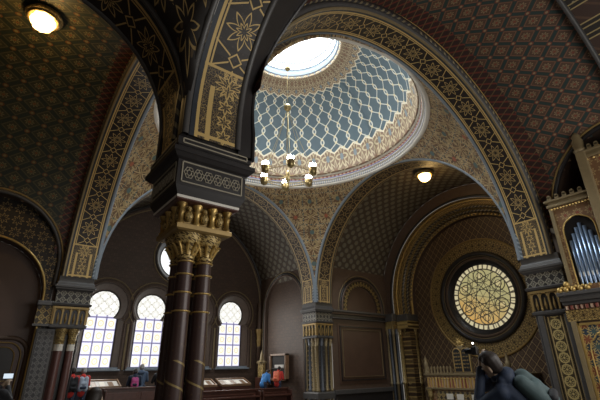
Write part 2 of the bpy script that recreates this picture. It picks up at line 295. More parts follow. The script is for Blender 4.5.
# ------------------------------------------------------------------ mesh builder
class MB:
    def __init__(s): s.v = []; s.f = []; s.uv = []
    def face(s, idx, uvs=None): s.f.append(tuple(idx)); s.uv.append(uvs or [(0, 0)]*len(idx))
    def grid(s, P, U, closed_u=False):
        """P[i][j] points, U[i][j] uvs"""
        b = len(s.v); n = len(P); m = len(P[0])
        for row in P: s.v.extend([tuple(q) for q in row])
        for i in range(n-1):
            for j in range(m-1):
                s.face((b+i*m+j, b+(i+1)*m+j, b+(i+1)*m+j+1, b+i*m+j+1), [U[i][j], U[i+1][j], U[i+1][j+1], U[i][j+1]])
        return s
    def box(s, x0, x1, y0, y1, z0, z1, rz=0., c=None, fn=None):
        b = len(s.v); P = [(x, y, z) for z in (z0, z1) for y in (y0, y1) for x in (x0, x1)]
        if c is not None:
            cs, sn = math.cos(rz), math.sin(rz); P = [(c[0]+cs*x-sn*y, c[1]+sn*x+cs*y, c[2]+z) for x, y, z in P]
        if fn: P = [fn(*q) for q in P]
        s.v.extend(P)
        for q, (a, e) in (((0, 2, 3, 1), (0, 1)), ((4, 5, 7, 6), (0, 1)), ((0, 1, 5, 4), (0, 2)), ((2, 6, 7, 3), (0, 2)), ((0, 4, 6, 2), (1, 2)), ((1, 3, 7, 5), (1, 2))):
            s.face([b+i for i in q], [(P[i][a], P[i][e]) for i in q])
        return s
    def tube(s, path, r, n=8, closed=False, caps=True):
        path = [Vector(p) for p in path]; N = len(path); rr = r if isinstance(r, (list, tuple)) else [r]*N
        P = []; U = []; prev = None; L = 0
        for i, p in enumerate(path):
            a = path[(i-1) % N] if (closed or i > 0) else p; b = path[(i+1) % N] if (closed or i < N-1) else p
            t = (b-a).normalized()
            if prev is None:
                x = t.orthogonal().normalized()
            else:
                x = (prev-t*prev.dot(t)).normalized()
            prev = x; y = t.cross(x)
            if i: L += (p-path[i-1]).length
            P.append([p+(x*math.cos(q)+y*math.sin(q))*rr[i] for q in [2*PI*k/n for k in range(n+1)]]); U.append([(L, rr[i]*2*PI*k/n) for k in range(n+1)])
        if closed: P.append(P[0]); U.append([(L+.1, k[1]) for k in U[0]])
        s.grid(P, U)
        if caps and not closed:
            for row in (P[0], P[-1]):
                b = len(s.v); s.v.extend([tuple(q) for q in row[:-1]]); s.face(range(b, b+n))
        return s
    def lathe(s, prof, c=(0, 0, 0), n=24, a0=0., a1=2*PI):
        P = []; U = []; L = 0
        for i, (r, z) in enumerate(prof):
            if i: L += math.hypot(r-prof[i-1][0], z-prof[i-1][1])
            P.append([(c[0]+r*math.cos(a), c[1]+r*math.sin(a), c[2]+z) for a in [a0+(a1-a0)*k/n for k in range(n+1)]])
            U.append([(k/n*(a1-a0)*max(r, .05), L) for k in range(n+1)])
        return s.grid(P, U)
    def square(s, prof, c):
        """profile (half size, z) swept round a square plan, capped"""
        for q in range(4):
            P = []; U = []; L = 0; cs, sn = [(1, 0), (0, 1), (-1, 0), (0, -1)][q]
            for i, (w_, z) in enumerate(prof):
                if i: L += math.hypot(w_-prof[i-1][0], z-prof[i-1][1])
                P.append([(c[0]+cs*w_-sn*t*w_, c[1]+sn*w_+cs*t*w_, z) for t in (-1, 1)]); U.append([(t*w_, L) for t in (-1, 1)])
            s.grid(P, U)
        for w_, z in (prof[0], prof[-1]):
            b = len(s.v); s.v.extend([(c[0]-w_, c[1]-w_, z), (c[0]+w_, c[1]-w_, z), (c[0]+w_, c[1]+w_, z), (c[0]-w_, c[1]+w_, z)]); s.face(range(b, b+4))
        return s
    def ball(s, c, r, n=10, m=7, sq=(1, 1, 1)):
        P = [[(c[0]+r*sq[0]*math.sin(PI*i/m)*math.cos(2*PI*k/n), c[1]+r*sq[1]*math.sin(PI*i/m)*math.sin(2*PI*k/n), c[2]+r*sq[2]*math.cos(PI*i/m)) for k in range(n+1)] for i in range(m+1)]
        return s.grid(P, [[(k*.1, i*.1) for k in range(n+1)] for i in range(m+1)])
    def cone(s, p1, r1, p2, r2, n=12, ends=True):
        """tapered limb with rounded ends"""
        p1, p2 = Vector(p1), Vector(p2); t = (p2-p1).normalized(); path = []; rr = []
        for k in range(4): a = PI/2*k/4; path.append(p1-t*r1*math.cos(a)); rr.append(max(.002, r1*math.sin(a)))
        path.append(p1); rr.append(r1); path.append(p2); rr.append(r2)
        for k in range(3, -1, -1): a = PI/2*k/4; path.append(p2+t*r2*math.cos(a)); rr.append(max(.002, r2*math.sin(a)))
        return s.tube(path, rr, n)
    def poly(s, outer, holes, fn, off=(0, 0)):
        from mathutils.geometry import tessellate_polygon
        loops = [[Vector((x, y, 0)) for x, y in l] for l in [outer]+holes]; flat = [q for l in loops for q in l]
        b = len(s.v); s.v.extend([fn(q.x, q.y) for q in flat])
        for t in tessellate_polygon(loops): s.face([b+i for i in t], [(flat[i].x-off[0], flat[i].y-off[1]) for i in t])
        return s
    def build(s, name, mat, parent=None, smooth=False, solid=0., bevel=0., kind=None, remesh=0.):
        me = bpy.data.meshes.new(name); me.from_pydata([tuple(q) for q in s.v], [], s.f)
        ul = me.uv_layers.new(name='UVMap'); k = 0; data = []
        for u in s.uv:
            for q in u: data.extend((q[0], q[1]))
        ul.data.foreach_set('uv', data)
        me.materials.append(M[mat] if isinstance(mat, str) else mat)
        if smooth: me.polygons.foreach_set('use_smooth', [True]*len(me.polygons))
        me.update()
        o = bpy.data.objects.new(name, me); COL.objects.link(o)
        if solid:
            q = o.modifiers.new('thickness', 'SOLIDIFY'); q.thickness = solid; q.offset = 0
        if bevel:
            q = o.modifiers.new('bevel', 'BEVEL'); q.width = bevel; q.segments = 2
        if remesh:
            q = o.modifiers.new('skin', 'REMESH'); q.mode = 'VOXEL'; q.voxel_size = remesh; q.use_smooth_shade = True
            q = o.modifiers.new('soft', 'SMOOTH'); q.iterations = 3; q.factor = .5
        if parent is not None: o.parent = parent; o.matrix_parent_inverse = Matrix.Translation(-parent.location)
        if kind: o['kind'] = kind
        return o

def tag(o, label, cat, group=None):
    o['label'] = label; o['category'] = cat
    if group: o['group'] = group
    return o
def empty(name, loc=(0, 0, 0), label=None, cat=None, group=None, kind=None):
    o = bpy.data.objects.new(name, None); COL.objects.link(o); o.location = loc; o.empty_display_size = .1
    if label: tag(o, label, cat, group)
    if kind: o['kind'] = kind
    return o
def copy_tree(o, parent=None, delta=None):
    c = o.copy(); COL.objects.link(c); c.parent = parent
    for ch in list(o.children): copy_tree(ch, c)
    return c

# arm frames: (s across, d outward from the centre, z) -> world
ARM = {'east': lambda s, d, z: (d, s, z), 'north': lambda s, d, z: (s, d, z), 'west': lambda s, d, z: (-d, s, z), 'south': lambda s, d, z: (s, -d, z)}
FL = -1.6; GF = -6.6; SP = 3.0; ZC = 3.3; RA = 5.0; RV = 5.4; D0, D1 = 5.07, 6.05

def arch_path(R, zc, zb, n=40):
    """list of (ds, dz, along) for radius multiplier: returns functions sampled from right foot over the crown to the left foot"""
    out = []
    H = zc-zb; L = H*2+PI*R
    if H > .01:
        for k in range(4): out.append(('r', k/4., H*k/4.))
    for k in range(n+1): out.append(('a', PI*k/n, H+PI*R*k/n))
    if H > .01:
        for k in range(3, -1, -1): out.append(('l', k/4., L-H*k/4.))
    return out, L
def sweep_arch(mb, T, c, zc, zb, Rref, prof, n=40, amax=PI):
    path, L = arch_path(Rref, zc, zb, n); path = [(k, t*amax/PI if k == 'a' else t, a*amax/PI) for k, t, a in path]; L = L*2 if amax < PI else L; P = []; U = []
    for kd, t, al in path:
        row = []; ur = []; V = 0
        for i, (r, d) in enumerate(prof):
            if i: V += math.hypot(r-prof[i-1][0], d-prof[i-1][1])
            if kd == 'r': p = (c+r, d, zb+(zc-zb)*t)
            elif kd == 'l': p = (c-r, d, zb+(zc-zb)*t)
            else: p = (c+r*math.cos(t), d, zc+r*math.sin(t))
            row.append(T(*p)); ur.append((min(al, L-al), V))
        P.append(row); U.append(ur)
    mb.grid(P, U); return mb
def roll(r, d, q, n=8, a0=0, a1=2*PI):
    return [(r+q*math.cos(a0+(a1-a0)*k/n), d+q*math.sin(a0+(a1-a0)*k/n)) for k in range(n+1)]

# ------------------------------------------------------------------ large structure
# floors
MB().box(-12.3, 12.3, -12.5, 11, GF-.3, GF).build('floor', 'floor', kind='structure')
for nm, b in (('north', (-12.2, 5.3, 5.0, 10.9)), ('west', (-12.2, -5.0, -6.3, 5.0)), ('south', (-12.2, 5.3, -12.3, -6.3)),):
    MB().box(b[0], b[1], b[2], b[3], FL-.3, FL).build('floor', 'floor', kind='structure')

def big_arch(arm, i):
    T0 = ARM[arm]; so = arm == 'south'; T = (lambda s, d, z: T0(s*1.03-.15, min(d, 5.3)+(d-min(d, 5.3))*.87, z)) if so else T0; root = empty('trim_%d' % i, T(0, D0, SP), kind='structure')
    band = MB(); sweep_arch(band, T, 0, ZC, SP, RA, [(RA, D0+.02), (RA, D1-.02)], 48)
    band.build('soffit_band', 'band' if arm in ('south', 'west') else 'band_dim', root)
    # dome-side edge
    mb = MB(); sweep_arch(mb, T, 0, ZC, SP, RA, [(RA, D0+.04)]+[(RA-.01, D0-.02), (RA+.05, D0-.07), (RA+.10, D0-.06), (RA+.11, D0+.02)], 48); mb.build('edge_moulding', 'mould_lt', root, True)
    mb = MB(); sweep_arch(mb, T, 0, ZC, SP, RA, roll(RA+.155, D0-.06, .045), 48); mb.build('cable_moulding', 'cable_blue', root, True)
    mb = MB(); sweep_arch(mb, T, 0, ZC, SP, RA, [(RA+.2, D0+.02), (RA+.2, D0-.06), (RA+.235, D0-.06), (RA+.24, D0+.02)], 48); mb.build('fillet', 'mould_dk', root)
    # arm-side mouldings
    mb = MB(); sweep_arch(mb, T, 0, ZC, SP, RA, [(RA, D1-.02), (RA, D1+.03), (RA+.03, D1+.05), (RA+.05, D1+.03), (RA+.05, D1-.02)], 48); mb.build('gilt_fillet', 'olive', root)
    mb = MB(); sweep_arch(mb, T, 0, ZC, SP, RA, [(RA+.05, D1), (RA+.08, D1+.07), (RA+.13, D1+.09), (RA+.17, D1+.04), (RA+.19, D1+.04), (RA+.19, D1)], 48); mb.build('arm_moulding', 'mould', root, True)
    mb = MB(); sweep_arch(mb, T, 0, ZC, SP, RA, roll(RA+.235, D1+.05, .05), 48); mb.build('cable_moulding', 'cable', root, True)
    mb = MB(); sweep_arch(mb, T, 0, ZC, SP, RA, [(RA+.28, D1), (RA+.30, D1+.06), (RA+.36, D1+.07), (RA+.37, D1+.02), (RA+.42, D1+.02)], 48); mb.build('outer_moulding', 'mould_dk', root)
for i, a in enumerate(('north', 'east', 'south', 'west')): big_arch(a, i+1)

# vaults of the four arms
DEPTH = {'north': 10.4, 'east': 10.45, 'west': 12.0, 'south': 11.8}
def vault(arm, mat, lo=(0., 0.), holes=()):
    """holes: (side sign, c, zc, R) lunettes cut into the vault's flanks"""
    T = ARM[arm]; d1 = DEPTH[arm]; n = 72; mb = MB(); P2 = []; U2 = []
    nd = int((d1-D1-.42)/.12)
    ts = [lo[0]+(PI-lo[0]-lo[1])*k/n for k in range(n+1)]; ds = [D1+.42+(d1-D1-.42)*k/nd for k in range(nd+1)]
    DB = 5.95 if arm == 'south' else D1
    for t in ts:
        for d in ds: mb.v.append(T(RV*math.cos(t), d, ZC+RV*math.sin(t)))
        P2.append([T(RV*math.cos(t), d, ZC+RV*math.sin(t)) for d in (DB, D1+.42)]); U2.append([(RV*(t-PI/2), v) for v in (0, .42)])
    for i in range(n):
        for j in range(nd):
            tm = (ts[i]+ts[i+1])/2; s_, z_ = RV*math.cos(tm), ZC+RV*math.sin(tm); dm = (ds[j]+ds[j+1])/2; skip = False
            for sg, c, zc, R, *sp in holes:
                rr_ = math.hypot(dm-c, z_-zc); sn_ = max(0, (z_-zc)/max(rr_, .01)); Re = R+(sp[0]*sn_ if sp else 0)
                if sg*s_ > 0 and abs(dm-c) < Re and (z_ < zc or rr_ < Re): skip = True
            if skip: continue
            a = i*(nd+1)+j; idx = (a, a+nd+1, a+nd+2, a+1)
            mb.face(idx, [(RV*(ts[q//(nd+1)]-PI/2), ds[q % (nd+1)]) for q in idx])
    c = empty('ceiling', T(0, 8, ZC+RV), kind='structure')
    mb.build('vault_field', mat, c, True); MB().grid(P2, U2).build('vault_border', 'red_border', c, True)
def lunette(arm, sgn, c, zc, R, idx, s0=5.38, deep=.5, mats=('mould_dk', 'dgold'), q=.065, splay=0.):
    """curved reveal joining a side-wall arch to the vault, with rolls along its edge"""
    T = ARM[arm]; root = empty('trim_%d' % idx, T(sgn*s0, c, zc), kind='structure'); P = []; U = []; E1 = []; E2 = []
    for kd, t, al in arch_path(R, zc, 2.7, 40)[0]:
        z = zc+R*math.sin(t) if kd == 'a' else 2.7+(zc-2.7)*t; d = c+(R*math.cos(t) if kd == 'a' else (R if kd == 'r' else -R))
        zs = z+(splay*math.sin(t)**2 if kd == 'a' else 0); ds_ = d+(splay*math.sin(t)*math.cos(t) if kd == 'a' else 0)
        sv = min(s0, math.sqrt(RV*RV-max(0, zs-ZC)**2))-.03
        P.append([T(sgn*sv, ds_, zs), T(sgn*(s0+deep), d, z)]); U.append([(al, 0), (al, s0+deep-sv)]); E1.append(T(sgn*sv, ds_, zs))
        d2 = c+(R+.09)*(d-c)/R; z2 = z+(.09*math.sin(t) if kd == 'a' else 0); sv2 = min(s0, math.sqrt(RV*RV-max(0, z2-ZC)**2))-.02; E2.append(T(sgn*sv2, d2, z2))
    MB().grid(P, U).build('lunette_reveal', 'mould_dk' if q < .05 else 'brown', root, True); MB().tube(E1, q, 8).build('edge_roll', mats[0], root, True); q > .05 and MB().tube(E2, .035, 8).build('gilt_roll', mats[1], root, True)
vault('north', 'vault_pale', (.18, .18)); vault('east', 'vault_pale', (.18, .18)); vault('west', 'vault_olive', (.10, .10), ((1, 8.35, 3.4, 2.12), (-1, 8.42, 3.15, 2.05, .3))); vault('south', 'vault_green', (.10, .10), ((-1, 8.32, 3.15, 2.05, .5), (1, 8.5, 3.9, 2.2)))

# pendentives, dome ring, dome, lantern
A0 = 5.06
def pendentives():
    mb = MB(); Rs = A0*math.sqrt(2)
    for q in range(4):
        P = []; U = []; n = 26; m = 22
        for i in range(n+1):
            ph = PI/2*0.0+math.asin(min(1, (A0/Rs)))*i/n*1.0; z = ZC+Rs*math.sin(ph); rho = Rs*math.cos(ph)
            lim = math.acos(min(1, A0/rho)); row = []; ur = []
            for j in range(m+1):
                a = lim+(PI/2-2*lim)*j/m; aa = a+q*PI/2
                row.append((rho*math.cos(aa), rho*math.sin(aa), z)); ur.append(((a-PI/4)*6.2, Rs*ph))
            P.append(row); U.append(ur)
        mb.grid(P, U)
    return mb.build('pendentives', 'pendentive', CE, True, solid=.06)
CE = empty('ceiling', (0, 0, 8.3), kind='structure')
pendentives()
ZR = ZC+A0
def ringp(name, mat, prof, sm=True): MB().lathe(prof, (0, 0, 0), 96).build(name, mat, CE, sm)
ringp('ring_cornice', 'cream', [(5.10, ZR-.06), (5.0, ZR-.08), (4.93, ZR-.04), (4.93, ZR+.02)])
ringp('ring_beading', 'ring_bead', [(4.93, ZR+.02), (4.90, ZR+.03), (4.90, ZR+.16)])
ringp('ring_cream_fillet', 'cream', [(4.90, ZR+.16), (4.85, ZR+.17), (4.84, ZR+.21)])
ringp('ring_indigo_stripe', 'indigo', [(4.84, ZR+.21), (4.84, ZR+.27)], False)
ringp('ring_red_band', 'ring_red', [(4.84, ZR+.27), (4.82, ZR+.36)])
ringp('ring_top_fillet', 'cream', [(4.82, ZR+.36), (4.77, ZR+.38), (4.76, ZR+.43)])
ZD = ZR+.43; RD = 4.75; RO = 2.02; HB = 4.35
def dome():
    n = 36; prof = []; te = math.acos(RO/RD)
    for i in range(n+1):
        t = te*i/n; prof.append((RD*math.cos(t), ZD+HB*math.sin(t)))
    P = []; U = []; V = [0]
    for i in range(1, n+1): V.append(V[-1]+math.hypot(prof[i][0]-prof[i-1][0], prof[i][1]-prof[i-1][1])/((prof[i][0]+prof[i-1][0])/2))
    K = 128
    for i, (r, z) in enumerate(prof):
        P.append([(r*math.cos(2*PI*k/K), r*math.sin(2*PI*k/K), z) for k in range(K+1)]); U.append([(k/K, V[i]/V[-1]) for k in range(K+1)])
    MB().grid(P, U).build('dome_shell', 'dome', CE, True, solid=.06); return prof[-1]
ro, zo = dome()
ringp('oculus_collar', 'mould_lt', [(RO, zo), (RO-.06, zo+.02), (RO-.04, zo+.30), (RO-.12, zo+.34)])
ringp('oculus_frieze', 'ring_bead', [(RO-.12, zo+.34), (RO-.12, zo+.62), (RO-.25, zo+.66)])
ringp('lantern_drum', 'cream', [(RO-.25, zo+.66), (RO-.25, zo+1.15)])
wo = empty('window_7', (0, 0, zo+1.1), kind='structure')
mb = MB(); K = 64; mb.v = [(0, 0, zo+1.12)]+[((RO-.25)*math.cos(2*PI*k/K), (RO-.25)*math.sin(2*PI*k/K), zo+1.12) for k in range(K)]
for k in range(K): a, b = mb.v[k+1], mb.v[(k+1) % K+1]; mb.face((0, k+1, (k+1) % K+1), [(0, 0), a[:2], b[:2]])
mb.build('skylight_glass', 'oculus', wo)
for k in range(6):
    a = k*PI/6+.2; MB().tube([(1.94*math.cos(a), 1.94*math.sin(a), zo+1.05), (-1.94*math.cos(a), -1.94*math.sin(a), zo+1.05)], .02, 6).build('glazing_bar', 'mould_lt', wo)

# ------------------------------------------------------------------ piers
def pier(cx, cy, label, low):
    root = empty('pier', (cx, cy, FL), label, 'pier')
    c = (cx, cy)
    MB().square([(.54, 2.52), (.56, 2.55), (.60, 2.58), (.60, 2.62), (.63, 2.64), (.63, 2.70), (.59, 2.72), (.57, 2.80), (.54, 2.84), (.54, SP+.02)], c).build('cornice', 'mould', root)
    MB().square([(.53, 2.12), (.53, 2.52)], c).build('frieze', 'frieze', root)
    MB().square([(.53, 2.02), (.58, 2.04), (.60, 2.10), (.54, 2.13)], c).build('moulding', 'mould', root)
    mb = MB()
    MB().square([(.50, 1.42), (.50, 2.03)], c).build('arcade_back', 'mould_dk', root)
    for q in range(4):
        cs, sn = [(1, 0), (0, 1), (-1, 0), (0, -1)][q]
        def F(a, b, z, cs=cs, sn=sn): return (cx+cs*a-sn*b, cy+sn*a+cs*b, z)
        for k in range(5):
            t = -.48+.24*k; mb.box(.50, .545, t-.025, t+.025, 1.44, 1.94, fn=F)
        for k in range(4):
            t = -.36+.24*k; mb.tube([F(.53, t+.10*math.cos(PI*j/8), 1.83+.10*math.sin(PI*j/8)) for j in range(9)], .018, 5)
            mb.tube([F(.515, t, 1.46), F(.535, t, 1.58), F(.515, t, 1.80)], [.012, .035, .01], 6)
        mb.box(.50, .56, -.53, .53, 1.94, 2.01, fn=F)
    mb.build('gilt_arcade', 'dgold', root)
    MB().square([(.50, 1.30), (.55, 1.34), (.56, 1.40), (.50, 1.43)], c).build('necking', 'mould', root)
    z0 = GF
    if low == 'pilaster':
        MB().square([(.47, z0), (.47, 1.31)], c).build('core', 'mould_dk', root)
        for q in range(4):
            cs, sn = [(1, 0), (0, 1), (-1, 0), (0, -1)][q]
            def F(a, b, z, cs=cs, sn=sn): return (cx+cs*a-sn*b, cy+sn*a+cs*b, z)
            MB().grid([[F(.475, b, z) for b in (-.22, .22)] for z in (FL, 1.26)], [[(b, z) for b in (-.22, .22)] for z in (FL, 1.26)]).build('ornament_panel', 'gold_chain', root, solid=.02)
            mb = MB()
            for t in (-.36, .36): mb.box(.46, .53, t-.07, t+.07, z0, 1.30, fn=F)
            mb.build('pilaster_strip', 'mould', root, bevel=.015)
            mb = MB()
            for t in (-.265, .265): mb.box(.47, .50, t-.012, t+.012, z0, 1.29, fn=F)
            mb.build('gilt_strip', 'olive', root)
    elif low == 'colonnettes':
        MB().square([(.36, z0), (.36, 1.31)], c).build('core', 'band_small', root)
        for q in range(4):
            cs, sn = [(1, 0), (0, 1), (-1, 0), (0, -1)][q]
            def F(a, b, z, cs=cs, sn=sn): return (cx+cs*a-sn*b, cy+sn*a+cs*b, z)
            for k, t in enumerate((-.42, -.14, .14)):
                b_ = F(.42, t, 0)
                col = MB().lathe([(.075, z0), (.075, -1.05), (.10, -1.02), (.10, -.95), (.065, -.9), (.065, .95), (.085, .97), (.065, 1.0), (.10, 1.18), (.11, 1.31)], (b_[0], b_[1], 0), 12)
                col.build('colonnette', 'shaft_grey' if k % 2 else 'olive', root, True)
            g = MB()
            for t in (-.28, 0., .28): g.box(.40, .43, t-.045, t+.045, -1.0, 1.2, fn=F)
            g.build('ladder_ornament', 'lattice_silver' if q % 2 else 'frieze_gold', root)
        MB().square([(.56, -1.35), (.56, -1.12), (.50, -1.05)], c).build('plinth', 'mould', root)
    else:
        MB().square([(.22, z0), (.22, 1.31)], c).build('core', 'mould_dk', root)
        for q in range(4):
            cs, sn = [(1, 0), (0, 1), (-1, 0), (0, -1)][q]
            def F(a, b, z, cs=cs, sn=sn): return (cx+cs*a-sn*b, cy+sn*a+cs*b, z)
            for t in ((-.12, .22) if q in (1, 3) else (0., .3)):
                b_ = F(.34 if q in (1, 3) else .16, t, 0); cc = (b_[0], b_[1], 0)
                MB().lathe([(.12, z0), (.115, .62)], cc, 14).build('shaft', 'shaft_red', root, True)
                MB().lathe([(.118, .62), (.118, .70), (.112, .70), (.112, .77), (.118, .77), (.118, .82)], cc, 14).build('shaft_ring', 'cream', root)
                MB().lathe([(.115, .82), (.115, .92), (.14, .95), (.12, .99), (.13, 1.10), (.18, 1.25), (.18, 1.31)], cc, 14).build('capital', 'gold_orn', root, True)
        for q in (2, 3):
            cs, sn = [(1, 0), (0, 1), (-1, 0), (0, -1)][q]
            def F(a, b, z, cs=cs, sn=sn): return (cx+cs*a-sn*b, cy+sn*a+cs*b, z)
    return root
pier(5.6, 5.6, 'slim colonnette pier in the middle of the view, between window bay and the panelled bay', 'colonnettes')
pier(-5.6, 5.6, 'pier with red-brown round shafts left of the tall windows', 'shafts')
pier(5.6, -5.6, 'pier with gold rosette chain pilaster beside the organ', 'pilaster')

def near_column():
    cx, cy = -5.9, -5.74; c = (cx, cy)
    root = empty('clustered_column', (cx, cy, FL), 'dark clustered column with gold capital and big square impost in left foreground', 'column')
    MB().square([(.50, 2.62), (.53, 2.64), (.53, 2.74), (.50, 2.78), (.46, 2.86)], c).build('upper_block', 'mould_dk', root)
    mb = MB()
    for q in range(4):
        cs, sn = [(1, 0), (0, 1), (-1, 0), (0, -1)][q]
        def F(a, b, z, cs=cs, sn=sn): return (cx+cs*a-sn*b, cy+sn*a+cs*b, z)
        for z in (2.665, 2.725): mb.box(.525, .537, -.46, .46, z-.008, z+.008, fn=F)
        for t in (-.46, .46): mb.box(.525, .537, t-.008, t+.008, 2.665, 2.725, fn=F)
        for z in (2.15, 2.42): mb.box(.475, .492, -.42, .42, z-.008, z+.008, fn=F)
        for t in (-.42, .42): mb.box(.475, .492, t-.008, t+.008, 2.15, 2.42, fn=F)
    mb.build('pale_line_inlay', 'inlay', root)
    MB().square([(.48, 2.45), (.52, 2.47), (.56, 2.51), (.575, 2.52), (.575, 2.58), (.54, 2.60), (.50, 2.63)], c).build('cornice', 'mould_dk', root)
    MB().square([(.48, 2.10), (.48, 2.46)], c).build('frieze_block', 'mould_dk', root)
    mb = MB()
    for q in range(4):
        cs, sn = [(1, 0), (0, 1), (-1, 0), (0, -1)][q]
        def F(a, b, z, cs=cs, sn=sn): return (cx+cs*a-sn*b, cy+sn*a+cs*b, z)
        for k in range(6):
            t = -.33+.132*k
            for rr_, nn in ((.066, 6), (.03, 12)):
                mb.tube([F(.485, t+rr_*math.cos(2*PI*j/nn), 2.285+rr_*1.25*math.sin(2*PI*j/nn)) for j in range(nn)], .007, 5, closed=True)
            for j in range(6):
                a = PI/3*j+PI/6; mb.tube([F(.484, t+.03*math.cos(a), 2.285+.036*math.sin(a)), F(.484, t+.06*math.cos(a), 2.285+.07*math.sin(a))], .006, 4)
    mb.build('rosette_frieze', 'inlay', root)
    MB().square([(.42, 1.985), (.43, 2.0), (.48, 2.10)], c).build('splay', 'mould_dk', root)
    MB().square([(.425, 1.965), (.432, 1.985), (.428, 2.0)], c).build('pale_fillet', 'cream', root)
    MB().square([(.38, 1.93), (.425, 1.945), (.425, 1.966)], c).build('red_fillet', 'wood', root)
    # gold gallery of little balusters
    MB().square([(.27, 1.62), (.27, 1.94)], c).build('gallery_core', 'dgold', root)
    for q in range(4):
        cs, sn = [(1, 0), (0, 1), (-1, 0), (0, -1)][q]
        def F(a, b, z, cs=cs, sn=sn): return (cx+cs*a-sn*b, cy+sn*a+cs*b, z)
        for k in range(4):
            t = -.315+.21*k; b_ = F(.315, t, 0)
            MB().lathe([(.045, 1.66), (.05, 1.69), (.03, 1.71), (.035, 1.80), (.05, 1.84), (.03, 1.86), (.065, 1.92), (.07, 1.94)], (b_[0], b_[1], 0), 10).build('gilt_baluster', 'gold', root, True)
        mb = MB()
        for k in range(3):
            t = -.21+.21*k
            mb.ball(F(.30, t, 1.78), .06, 8, 6, (1, 1, 1.2)); mb.ball(F(.31, t, 1.88), .035, 8, 5)
        mb.build('gilt_leafwork', 'gold_orn', root, True)
    MB().square([(.34, 1.58), (.37, 1.60), (.37, 1.655), (.345, 1.67)], c).build('abacus', 'dgold', root)
    # capitals and shafts
    sh = [(dx, dy) for dx in (-.125, .125) for dy in (-.125, .125)]
    for dx, dy in sh:
        cc = (cx+dx, cy+dy, 0)
        cap = MB().lathe([(.09, 1.26), (.11, 1.28), (.095, 1.31), (.11, 1.36), (.15, 1.44), (.18, 1.52), (.20, 1.58)], cc, 20).build('capital', 'gold_orn', root, True)
        lv = MB()
        for k in range(10):
            a = 2*PI*k/10
            lv.tube([(cc[0]+r_*math.cos(a), cc[1]+r_*math.sin(a), z) for r_, z in ((.10, 1.32), (.135, 1.40), (.175, 1.46), (.195, 1.45))], [.014, .022, .018, .012], 5)
        lv.build('acanthus_leaves', 'gold', cap, True)
        MB().lathe([(.125, GF), (.120, FL+.1), (.092, 1.26)], cc, 20).build('shaft', 'shaft', root, True)
        for z in (1.24, 1.08, .86, .64):
            MB().lathe([(.092, z-.012), (.112, z-.008), (.114, z+.006), (.094, z+.012)], cc, 20).build('gilt_ring', 'gold', root, True)
    return root
near_column()

# walls with openings ------------------------------------------------
def keyhole(c, z0, zb, hw, R, neck, n=20):
    """outline of a horseshoe-headed window: jambs hw, head circle R at height z0"""
    a = math.asin(max(-1, -(z0-neck)/R)) if R > (z0-neck) else -PI/2
    pts = [(c-hw, zb), (c+hw, zb), (c+hw, neck-.06)]
    for k in range(n+1):
        t = a+(PI-2*a)*k/n; pts.append((c+R*math.cos(t), z0+R*math.sin(t)))
    pts.append((c-hw, neck-.06)); return pts
def circle(c, z, R, n=40): return [(c+R*math.cos(2*PI*k/n), z+R*math.sin(2*PI*k/n)) for k in range(n)]
def archpts(c, zc, zb, R, n=24): return [(c+R, zb)]+[(c+R*math.cos(PI*k/n), zc+R*math.sin(PI*k/n)) for k in range(n+1)]+[(c-R, zb)]
def reveal(mb, T, l0, d0, l1, d1):
    n = len(l0); P = [[T(l0[i % n][0], d0, l0[i % n][1]), T(l1[i % n][0], d1, l1[i % n][1])] for i in range(n+1)]
    mb.grid(P, [[(i*.15, 0), (i*.15, abs(d1-d0))] for i in range(n+1)]); return mb

